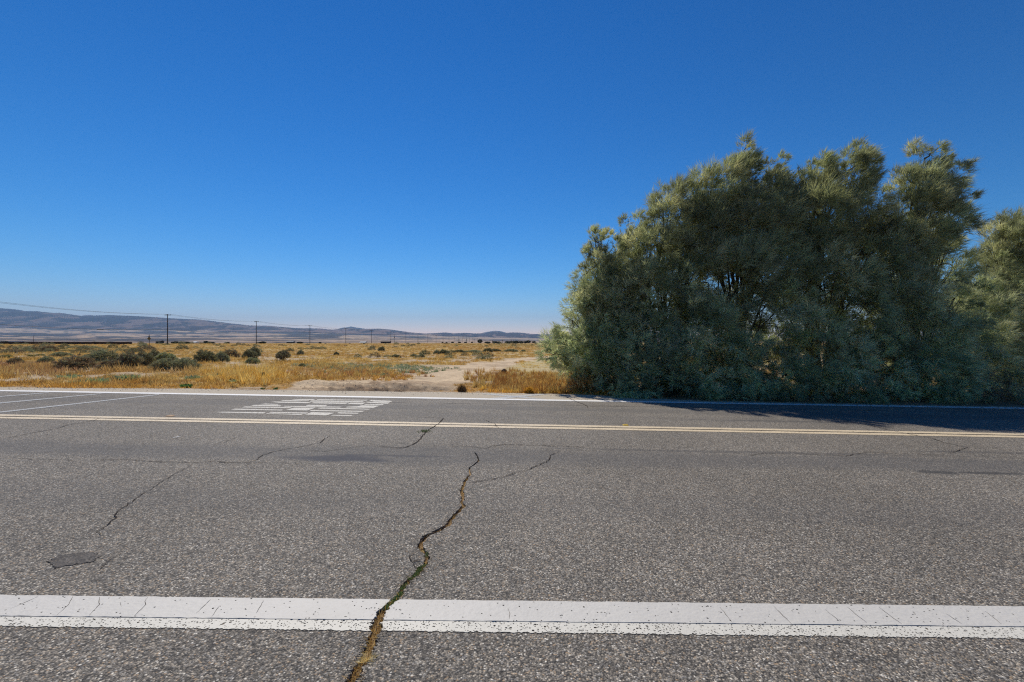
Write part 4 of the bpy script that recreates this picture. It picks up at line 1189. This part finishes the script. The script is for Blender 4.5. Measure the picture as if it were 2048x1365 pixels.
def tumble(px, yb, w_px, h_px, label, cols, name='dry_bush', n=900, stems=60):
    X, Y = on_ground(px, yb); z = float(gz_base(X, Y))
    w = w_px / FPX * Y * .5; h = h_px / FPX * Y
    root = empty(name, (X, Y, z)); tag(root, label, 'bush')
    u = unit(rng.normal(size=(n, 3))); u[:, 2] = np.abs(u[:, 2])
    k = .35 + .65 * rng.random(n) ** .6
    P = u * k[:, None] * np.array([w, w, h * .9]); m = 9; idx = np.repeat(np.arange(n), m)
    D = unit(u[idx] * .6 + np.array([0, 0, .5]) + rng.normal(size=(n * m, 3)) * .5)
    c = np.array(cols)[rng.integers(0, len(cols), n)][idx] * (.7 + .6 * rng.random(n * m))[:, None]
    s = Soup(); s.add(*blades(P[idx] + rng.normal(size=(n * m, 3)) * .02, D, .04 + .06 * rng.random(n * m), .008 + .014 * rng.random(n * m), c))
    s.build('leaves', M_GRASS, root)
    V = []; F = []
    for _ in range(stems):
        e = unit(rng.normal(size=3)) * np.array([w, w, h]) * random.uniform(.6, 1.05); e[2] = abs(e[2]) + .1 * h
        tube(V, F, [(e[0] * .1, e[1] * .1, -.05), (e[0] * .4, e[1] * .4, e[2] * .5), tuple(e)], .009, .003, 4)
    build('stems', np.array(V), F, M_TWIG, root)
tumble(1160, 786, 62, 50, 'golden brown dry bush leaning on the left tamarisk at the roadside', [(.72, .46, .17), (.80, .60, .30), (.56, .33, .12)], n=700, stems=60)
tumble(1058, 788, 16, 11, 'small bright orange dry tuft on the verge under the rusty weeds', [(.62, .36, .06), (.55, .30, .05)], 'dry_tuft', 260, 10)
tumble(924, 785, 14, 14, 'small grey brown tuft where the track meets the asphalt', [(.30, .19, .10), (.40, .27, .14)], 'dry_tuft', 220, 22)

# ------------------------------------------------------------------ dead branches and litter below the trees
def dead_brush():
    X, Y, z = gb(1985, 13.7)
    V = []; F = []
    for _ in range(150):
        p = np.array([random.uniform(-1.3, 1.3), random.uniform(-.4, .7), random.uniform(0, .2)])
        d = unit(np.array([random.uniform(-1, 1), random.uniform(-.6, .6), random.uniform(.0, .9)])); L = random.uniform(.3, .9)
        tube(V, F, [p, p + d * L * .5 + rng.normal(size=3) * .04, p + d * L + rng.normal(size=3) * .07], .008, .003, 4)
    for _ in range(40):
        p = np.array([random.uniform(-.4, .3), random.uniform(-.1, .3), random.uniform(.3, .9)])
        d = unit(rng.normal(size=3)); L = random.uniform(.15, .4)
        tube(V, F, [p, p + d * L * .5, p + d * L + rng.normal(size=3) * .05], .007, .003, 4)
    o = build('dead_brush', np.array(V), F, M_TWIG); o.location = (X, Y, z)
    tag(o, 'tangle of bare dead twigs lying below the tamarisks near the right edge', 'dead branches')
dead_brush()

def rock(px, yb, w_px, h_px, label, name, col, seed, cat):
    X, Y = on_ground(px, yb); z = float(gz_base(X, Y) + detail(np.array([X]), np.array([Y]))[0])
    w = w_px / FPX * Y * .5; h = h_px / FPX * Y
    nu, nv = 20, 12
    V = []; F = []
    for j in range(nv + 1):
        for i in range(nu):
            th = 2 * math.pi * i / nu; ph = math.pi * j / nv
            r = .75 + .5 * float(fbm(np.array([math.cos(th) * math.sin(ph) * 1.6 + seed]), np.array([math.sin(th) * math.sin(ph) * 1.6 + math.cos(ph) * 2]), seed, 3)[0])
            V.append((w * r * math.sin(ph) * math.cos(th), w * r * math.sin(ph) * math.sin(th), h * .5 + h * .55 * r * math.cos(ph)))
    for j in range(nv):
        for i in range(nu): a = j * nu + i; b = j * nu + (i + 1) % nu; F.append((a, a + nu, b + nu, b))
    o = build(name, np.array(V), F, plain(name + '_surface', col, .95, .05, .4, 14, bump=.8)); o.location = (X, Y, z - h * .1)
    return tag(o, label, cat)
rock(1008, 747, 12, 9, 'dark round rock on the yellow straw right of the dirt track', 'rock', (.06, .042, .035), 3, 'rock')
rock(527, 760, 7, 16, 'small dark upright stump in the golden grass near the sandy bank', 'tree_stump', (.06, .036, .025), 8, 'stump')

# ------------------------------------------------------------------ things lying on the road
def marker(px, py, w, label, col):
    X, Y = on_road(px, py); z = roadz(X) + .0045
    V = [(-w, -.05, 0), (w, -.05, 0), (w, .05, 0), (-w, .05, 0), (-w * .72, -.02, .018), (w * .72, -.02, .018), (w * .72, .025, .018), (-w * .72, .025, .018)]
    F = [(0, 1, 5, 4), (1, 2, 6, 5), (2, 3, 7, 6), (3, 0, 4, 7), (4, 5, 6, 7), (3, 2, 1, 0)]
    o = build('road_marker', V, F, plain('marker_plastic', col, .45, .5, .2, 30)); o.location = (X, Y, z)
    tag(o, label, 'road marker', 'raised markers on the centre line')
marker(340, 833.2, .06, 'tan raised marker on the double yellow line left of the painted legend', (.62, .40, .20))
marker(1251, 851.5, .05, 'bright yellow raised marker on the double yellow line right of the crack', (.62, .40, .04))
X, Y = on_road(355, 876)
o = build('paper_scrap', [(-.06, -.012, 0), (0, -.016, .01), (.06, .0, .012), (.055, .016, .006), (0, .006, .013), (-.06, .004, .003)], [(0, 1, 4, 5), (1, 2, 3, 4)], plain('paper', (.8, .8, .78), .8, .2, .05, 20))
o.location = (X, Y, roadz(X) + .004); tag(o, 'thin white scrap lying on the grey asphalt left of centre', 'litter')

# grass and seedlings in the crack
def crack_plants():
    o = np.argsort(_cy); yy, ll, = _cy[o], _cl[o]; rr2 = np.interp(yy, _cyr[np.argsort(_cyr)], _cr[np.argsort(_cyr)])
    def pts(n, ya, yb):
        Y = rng.uniform(ya, yb, n); a = np.interp(Y, yy, ll); b = np.interp(Y, yy, rr2)
        u = .12 + .76 * rng.random(n); X = a + (b - a) * u
        return np.stack([X, Y, -SLOPE * X - .014], 1)
    y_of = lambda py: on_road(800, py)[1]
    P = np.concatenate([pts(1100, 1.85, y_of(1204)), pts(160, y_of(1204), y_of(1150)), pts(520, y_of(1150), y_of(950))])
    m = len(P); cr = rng.random(m)
    c = np.where((cr < .5)[:, None], np.array([.50, .33, .13]), np.where((cr < .8)[:, None], np.array([.36, .22, .09]), np.array([.66, .50, .24])))
    tg = unit(np.array([.28, -1, 0.]))
    D = unit(rng.normal(size=(m, 3)) * np.array([.35, .9, .22]) + np.array([0, 0, .22]))
    L = .022 + .05 * rng.random(m)
    s = Soup(); s.add(*blades(P, D, L, np.full(m, .0026), c, .2))
    # pale bleached tuft
    bx, by = on_road(735, 1318); n = 130
    th = rng.random(n) * 6.28
    s.add(*blades(np.stack([bx + rng.normal(size=n) * .012, by + rng.normal(size=n) * .018, np.full(n, -SLOPE * bx - .012)], 1), unit(np.stack([np.cos(th), np.sin(th), .5 + .4 * rng.random(n)], 1)),
                  .03 + .03 * rng.random(n), np.full(n, .003), np.tile([.74, .62, .34], (n, 1)), .2))
    tag(s.build('crack_grass', M_GRASS), 'matted straw coloured dead grass filling the open crack in the road', 'grass', kind='stuff')
    def green(n, y0, y1):
        Q = pts(n, min(y0, y1), max(y0, y1)); k = len(Q); Q[:, 2] += .012
        return blades(Q, unit(rng.normal(size=(k, 3)) * .7 + np.array([0, 0, .6])), .010 + .012 * rng.random(k), np.full(k, .006), np.array([[.17, .22, .085]]) * (.6 + .9 * rng.random(k))[:, None])
    s = Soup()
    for n, a, b in ((340, y_of(1222), y_of(1185)), (200, y_of(1158), y_of(1128)), (60, y_of(1180), y_of(1168)), (40, y_of(1112), y_of(1100))): s.add(*green(n, a, b))
    gx, gy = on_road(848, 864); n = 60
    s.add(*blades(np.stack([gx + rng.normal(size=n) * .05, gy + rng.normal(size=n) * .05, np.full(n, -SLOPE * gx + .004)], 1), unit(rng.normal(size=(n, 3)) * .5 + np.array([0, 0, .5])), .03 + .02 * rng.random(n), np.full(n, .012), np.tile([.10, .15, .05], (n, 1))))
    tag(s.build('crack_seedlings', M_SHRUB), 'small dark green weeds sprouting in the road crack', 'weeds', kind='stuff')
crack_plants()

def gravel(name, X, Y, size, cols, label, z=None):
    n = len(X); t = np.array([[0, 0, 1.], [.94, 0, -.33], [-.47, .82, -.33], [-.47, -.82, -.33]])
    q = rng.normal(size=(n, 4, 3)) * .28 + t[None]
    zz = (-SLOPE * X if z is None else z)
    V = (q * size[:, None, None] * np.array([1, 1, .65])) + np.stack([X, Y, zz + size * .25], 1)[:, None]
    F = (np.arange(n)[:, None, None] * 4 + np.array([[0, 1, 2], [0, 2, 3], [0, 3, 1], [1, 3, 2]])[None]).reshape(-1, 3)
    tag(build(name, V.reshape(-1, 3), F, M_STONE, None, np.repeat(cols, 4, 0)), label, 'gravel', kind='stuff')
M_STONE = tinted('stone_chip', .85, .2, 0)
n_ = 5000; gx = rng.uniform(-16, 16, n_); e_ = edge_y(gx); gy = e_ - np.abs(rng.normal(size=n_)) * .35 + .15
k_ = gy < e_ + .02
gc = np.array([[.42, .35, .27], [.25, .21, .17], [.55, .50, .43], [.16, .13, .10]])[rng.integers(0, 4, n_)]
gravel('shoulder_gravel', gx[k_], gy[k_], (.004 + .012 * rng.random(n_) ** 2)[k_], gc[k_], 'small loose gravel scattered on the dusty far shoulder of the road')
n_ = 900; gx = rng.normal(-4.6, 2.2, n_); gy = rng.normal(14.3, .55, n_); k_ = gy > edge_y(gx) + .05; gx = gx[k_]; gy = gy[k_]
gravel('soil_clods', gx, gy, .006 + .018 * rng.random(len(gx)) ** 3, np.array([[.44, .32, .21], [.38, .28, .18], [.52, .40, .28]])[rng.integers(0, 3, len(gx))], 'brown clods of earth strewn over the eroded bank beside the track mouth', gz_base(gx, gy) + detail(gx, gy))
n_ = 1500; gx = rng.uniform(5, 15, n_); gy = rng.uniform(11.95, 12.75, n_)
gravel('leaf_litter', gx, gy, .008 + .016 * rng.random(n_) ** 2, np.array([[.36, .26, .15], [.24, .16, .09], [.50, .38, .24]])[rng.integers(0, 3, n_)], 'brown fallen leaf litter strewn along the road edge under the tamarisks', np.where(gy < edge_y(gx), -SLOPE * gx, gz_base(gx, gy) + detail(gx, gy)))
n_ = 900; ii = rng.integers(0, len(CL), n_); sd = rng.choice([-1, 1], n_)
ex = np.where(sd < 0, np.array([p[0] for p in CL])[ii], np.array([p[0] for p in CRr])[np.minimum(ii, len(CRr) - 1)]); ey = np.array([p[1] for p in CL])[ii]
gravel('crack_grit', ex + sd * (.004 + np.abs(rng.normal(size=n_)) * .018), ey + rng.normal(size=n_) * .01, .0022 + .0035 * rng.random(n_), np.array([[.30, .26, .21], [.20, .17, .13], [.46, .38, .28]])[rng.integers(0, 3, n_)], 'crumbled grit lying along the broken edges of the open crack')

# ------------------------------------------------------------------ power line
def power_pole(X, Y, label, h=12.1, arm=1.25, can=False, small=False):
    z = float(gz_base(X, Y))
    root = empty('power_pole', (X, Y, z)); tag(root, label, 'power pole', 'wooden power poles crossing the plain')
    V = []; F = []
    tube(V, F, [(0, 0, -.3), (0, 0, h * .5), (0, 0, h)], .19 if not small else .22, .13 if not small else .18, 8)
    build('pole', np.array(V), F, M_WOODPOLE, root, smooth=True)
    V = []; F = []
    c = [(-arm, -.07, h - .38), (arm, -.07, h - .38), (arm, .07, h - .38), (-arm, .07, h - .38)]
    V = c + [(x, y, z2 + .18) for x, y, z2 in c]
    F = [(3, 2, 1, 0), (4, 5, 6, 7), (0, 1, 5, 4), (1, 2, 6, 5), (2, 3, 7, 6), (3, 0, 4, 7)]
    cr = build('crossarm', V, F, M_WOODPOLE, root)
    cr.location = (0, .17, 0)
    if not small:
        for q in (-arm + .1, -.35, arm - .1):
            V = []; F = []; tube(V, F, [(q, .17, h - .2), (q, .17, h - .08), (q, .17, h + .06)], .07, .05, 6)
            build('insulator', np.array(V), F, M_METAL, cr).location = (0, -.17, 0)
    if can:
        V = []; F = []; tube(V, F, [(.38, 0, h * .62), (.38, 0, h * .62 + 1.0)], .32, .32, 10); build('transformer', np.array(V), F, M_METAL, root)
    return root
ORD = ['nearest', 'second', 'third', 'fourth', 'fifth', 'sixth', 'seventh', 'eighth', 'ninth', 'tenth', 'eleventh', 'twelfth', 'thirteenth', 'fourteenth', 'fifteenth', 'sixteenth']
PL = []
for k in range(0, 24):
    X = -137.8 + 1.97 * k; Y = 182 + 59.7 * k; PL.append((X, Y))
    if k < 16: lab = {0: 'nearest and tallest looking wooden power pole, left of the dark shrubs'}.get(k, f'{ORD[k]} power pole from the left in the receding line')
    else: lab = 'tiny far power pole near the vanishing end of the line'
    power_pole(X, Y, lab, small=k > 7)
X = (788.5 - CX) / FPX * 480; power_pole(X, 480, 'shorter power pole carrying a transformer can beside the sixth pole', 9.0, .6, can=True)
for px, top, Yd in ((67, 672, 520), (918, 678.5, 900), (933, 678.5, 950), (948, 679, 1000), (970, 681, 1050), (980, 681, 1060), (984.5, 681, 1100), (1005, 680.5, 1120), (1023, 680.5, 1130), (1027, 681.5, 1150), (1036, 681, 1170), (1050, 681, 1180), (1064, 681.5, 1200), (1079, 681.5, 1220), (1093, 681.5, 1230)):
    Xd = (px - CX) / FPX * Yd; zt = CAMH + (HY - top) / FPX * Yd
    power_pole(Xd, min(Yd, 590), 'faint distant power pole standing alone against the foot of the hills' if px < 100 else 'tiny distant power pole of the second line near the hills', (zt - .6) * (min(Yd, 590) / Yd), .9, small=True) if False else \
    power_pole((px - CX) / FPX * 590, 590, 'faint distant power pole standing alone against the left foothills' if px < 100 else 'tiny distant power pole of the second line near the hills', .9 + (HY - top) / FPX * 590, .8, small=True)

def wire(name, pts, sag, r, label, cat='overhead wire'):
    V = []; F = []; P = []
    for (a, b) in zip(pts[:-1], pts[1:]):
        for t in np.linspace(0, 1, 13)[:-1]:
            p = np.array(a) * (1 - t) + np.array(b) * t; p[2] -= sag * 4 * t * (1 - t); P.append(p)
    P.append(np.array(pts[-1]))
    tube(V, F, P, r, r, 5)
    return tag(build(name, np.array(V), F, M_WIRE), label, cat)
pre = [(-137.8 - 1.97 * 2, 182 - 59.7 * 2), (-137.8 - 1.97, 182 - 59.7)]
allp = pre + PL[:14]
for off, lab in ((-1.15, 'upper power wire on the left ends of the crossarms'), (1.15, 'upper power wire on the right ends of the crossarms')):
    wire('overhead_wire', [(x + off, y + .17, float(gz_base(x, y)) + 12.15) for x, y in allp], .9, .03, lab)
wire('telephone_cable', [(x, y, float(gz_base(x, y)) + 6.1) for x, y in allp], .7, .045, 'lower thick cable hanging halfway up the power poles')
def splice(px, label):
    # black splice case hanging on the cable between the first poles
    a = np.array(pre[1]); b = np.array(PL[0]); best = min(np.linspace(0, 1, 400), key=lambda t: abs(CX + FPX * (a[0] * (1 - t) + b[0] * t) / (a[1] * (1 - t) + b[1] * t) - px))
    p = a * (1 - best) + b * best; z = 6.1 + float(gz_base(*p)) - .7 * 4 * best * (1 - best)
    V = []; F = []; d = (b - a) / np.linalg.norm(b - a) * 1.1
    tube(V, F, [(p[0] - d[0], p[1] - d[1], z - .1), (p[0] - d[0] * .8, p[1] - d[1] * .8, z - .12), (p[0] + d[0] * .8, p[1] + d[1] * .8, z - .12), (p[0] + d[0], p[1] + d[1], z - .1)], .13, .13, 8)
    tag(build('cable_splice', np.array(V), F, M_WIRE), label, 'splice case')
splice(201, 'black splice case on the lower cable left of the nearest pole')

# ------------------------------------------------------------------ small far things
def box(V, F, x0, x1, y0, y1, z0, z1):
    b = len(V); V += [(x0, y0, z0), (x1, y0, z0), (x1, y1, z0), (x0, y1, z0), (x0, y0, z1), (x1, y0, z1), (x1, y1, z1), (x0, y1, z1)]
    F += [tuple(b + i for i in f) for f in ((3, 2, 1, 0), (4, 5, 6, 7), (0, 1, 5, 4), (1, 2, 6, 5), (2, 3, 7, 6), (3, 0, 4, 7))]

Yw = 215.; xa, xb = -330., (263 - CX) / FPX * Yw
root = empty('long_wall', (xb, Yw, .58)); tag(root, 'long low dark brown wall along the horizon on the left', 'wall')
V = []; F = []; box(V, F, xa - xb, 0, 0, .25, -.2, 1.0); build('wall_panel', V, F, M_WALL, root)
V = []; F = []; box(V, F, xa - xb, .06, -.06, .31, 1.003, 1.10); build('coping', V, F, M_WALL, root)

Ys = 110.; Xs = (298.5 - CX) / FPX * Ys; zs = float(gz_base(Xs, Ys))
root = empty('road_sign', (Xs, Ys, zs)); tag(root, 'backlit diamond sign on a thin post far off left of the nearest power pole', 'sign')
V = []; F = []; box(V, F, -.045, .045, -.03, .03, -.3, 3.0 - zs + 0.35); build('post', V, F, M_WOODPOLE, root)
zc_ = CAMH + (HY - 677.6) / FPX * Ys - zs; q = .47
V = [(0, -.05, zc_ - q), (q, -.05, zc_), (0, -.05, zc_ + q), (-q, -.05, zc_), (0, -.04, zc_ - q), (q, -.04, zc_), (0, -.04, zc_ + q), (-q, -.04, zc_)]
build('diamond_plate', V, [(0, 1, 2, 3), (7, 6, 5, 4), (0, 4, 5, 1), (1, 5, 6, 2), (2, 6, 7, 3), (3, 7, 4, 0)], M_SIGN, root)
V = []; F = []; box(V, F, -.22, .22, -.05, -.035, zc_ + q + .05, zc_ + q + .2); build('top_plate', V, F, M_WALL, root)

def shed(px, Yd, w, h, label, roofcol, wallcol, top=None):
    X = (px - CX) / FPX * Yd; z = float(gz_base(X, Yd))
    root = empty('shed', (X, Yd, z)); tag(root, label, 'shed')
    V = []; F = []; box(V, F, -w / 2, w / 2, 0, 5, -.2, h); build('wall', V, F, plain('shed_wall', wallcol, .9, .1, .15, 1), root)
    V = []; F = []; o_ = w / 2 + .6
    V = [(-o_, -.6, h + .003), (o_, -.6, h + .003), (o_, 5.6, h + .003), (-o_, 5.6, h + .003), (-o_, 2.5, h + .9), (o_, 2.5, h + .9)]
    F = [(0, 1, 5, 4), (2, 3, 4, 5), (0, 4, 3), (1, 2, 5), (3, 2, 1, 0)]
    build('roof', V, F, plain('shed_roof', roofcol, .8, .2, .1, 1), root)
    V = []; F = []; box(V, F, -w * .3, -w * .12, -.05, 0 - .003, 0, h * .8); build('door', V, F, M_WOODPOLE, root)
shed(770, 420, 8.0, 1.3, 'dark flat shed on the horizon between the fifth and sixth poles', (.06, .035, .03), (.05, .035, .035))
shed(280 + 35, 380, 3.2, 1.6, 'small dark hut on the horizon between the sign and the nearest pole', (.05, .05, .05), (.05, .05, .05))
shed(579, 450, 6., 1.3, 'low grey shed on the horizon just left of the third pole', (.25, .25, .25), (.12, .11, .10))
shed(388, 400, 2.2, .8, 'tiny white hut on the horizon right of the nearest pole', (.6, .6, .6), (.7, .7, .7))
shed(725, 430, 4.5, .7, 'tiny pale hut on the horizon left of the fifth pole', (.6, .6, .58), (.6, .58, .52))

def far_tree(px, Yd, w, h, label):
    X = (px - CX) / FPX * Yd; z = float(gz_base(X, Yd))
    root = empty('far_tree', (X, Yd, z)); tag(root, label, 'tree', 'far trees on the horizon')
    n = 900; u = unit(rng.normal(size=(n, 3))); k = (.5 + .5 * rng.random(n)) * (.75 + .5 * fbm(u[:, 0] * 2 + px, u[:, 2] * 2 + u[:, 1], 700, 3))
    P = u * k[:, None] * np.array([w / 2, w / 2, h * .45]) + np.array([0, 0, h * .55])
    P[:, 2] = np.maximum(P[:, 2], .15)
    s = Soup(); s.add(*blades(P, unit(u + rng.normal(size=(n, 3)) * .5), np.full(n, w * .12), np.full(n, w * .07), np.array([[.045, .052, .032]]) * (.6 + .8 * rng.random(n))[:, None]))
    s.build('crown', M_SHRUB, root)
    V = []; F = []; tube(V, F, [(0, 0, -.2), (.05, 0, h * .3), (0, 0, h * .7)], .18, .08, 6); build('trunk', np.array(V), F, M_BARK, root)
far_tree(960, 370, 4.2, 3.2, 'dark round tree on the horizon in the middle of the distant poles')
for i, (px, w, h) in enumerate(((885, 2, 1.4), (893, 2.2, 1.3), (905, 3.2, 1.5), (919, 3.2, 1.3), (931, 3, 1.2), (944, 2.2, 1.5), (975, 6, 1.4), (990, 6, 1.8), (998, 4, 1.6), (1015, 6, 1.8), (1022, 5, 1.9), (1032, 7, 2.0), (1042, 6, 1.9), (1052, 5, 2.0), (1057, 5, 2.8), (1068, 4, 2.0), (1087, 7, 2.0), (1098, 7, 1.9),
                                (345, 2, 1.3), (352, 3, 1.6), (365, 4, 1.2), (374, 4, 1.1), (412, 3, 1.8), (418, 3, 1.2), (425, 3, 1.0), (455, 3, 1.0), (520, 3, 1.1), (526, 4, 1.3), (600, 4, 1.1), (640, 2, 1.0), (10, 5, 1.4), (46, 2, 1.3))):
    far_tree(px, 480 if px > 800 else 330, w, h, 'small dark far tree in the thin line along the horizon')

for px, yt, yb in ((149.5, 684, 692), (150.5 + 96, 687, 691)):
    Yp = 140.; Xp = (px - CX) / FPX * Yp; zp = float(gz_base(Xp, Yp)); V = []; F = []
    tube(V, F, [(0, 0, -.2), (0, 0, .6), (0, 0, CAMH + (HY - yt) / FPX * Yp - zp)], .06, .05, 6)
    o = build('fence_post', np.array(V), F, M_WOODPOLE); o.location = (Xp, Yp, zp)
    tag(o, 'short dark post in front of the long wall, ' + ('taller of the two' if px < 200 else 'lower of the two'), 'post')

# ------------------------------------------------------------------ haze: one closed box of even, thin air
m = bpy.data.materials.new('haze_air'); m.use_nodes = True
n = m.node_tree.nodes; n.clear()
pv = n.new('ShaderNodeVolumePrincipled'); mo = n.new('ShaderNodeOutputMaterial')
pv.inputs['Color'].default_value = (.41, .69, 1.0, 1)
pv.inputs['Density'].default_value = 4.7e-5
pv.inputs['Anisotropy'].default_value = 0.0
m.node_tree.links.new(pv.outputs[0], mo.inputs['Volume'])
V = []; F = []; box(V, F, -26000, 36000, -13500, 22500, -4, 1250)
hz = build('haze', V, F, m); tag(hz, kind='stuff', label='thin blue haze over the valley', cat='haze')
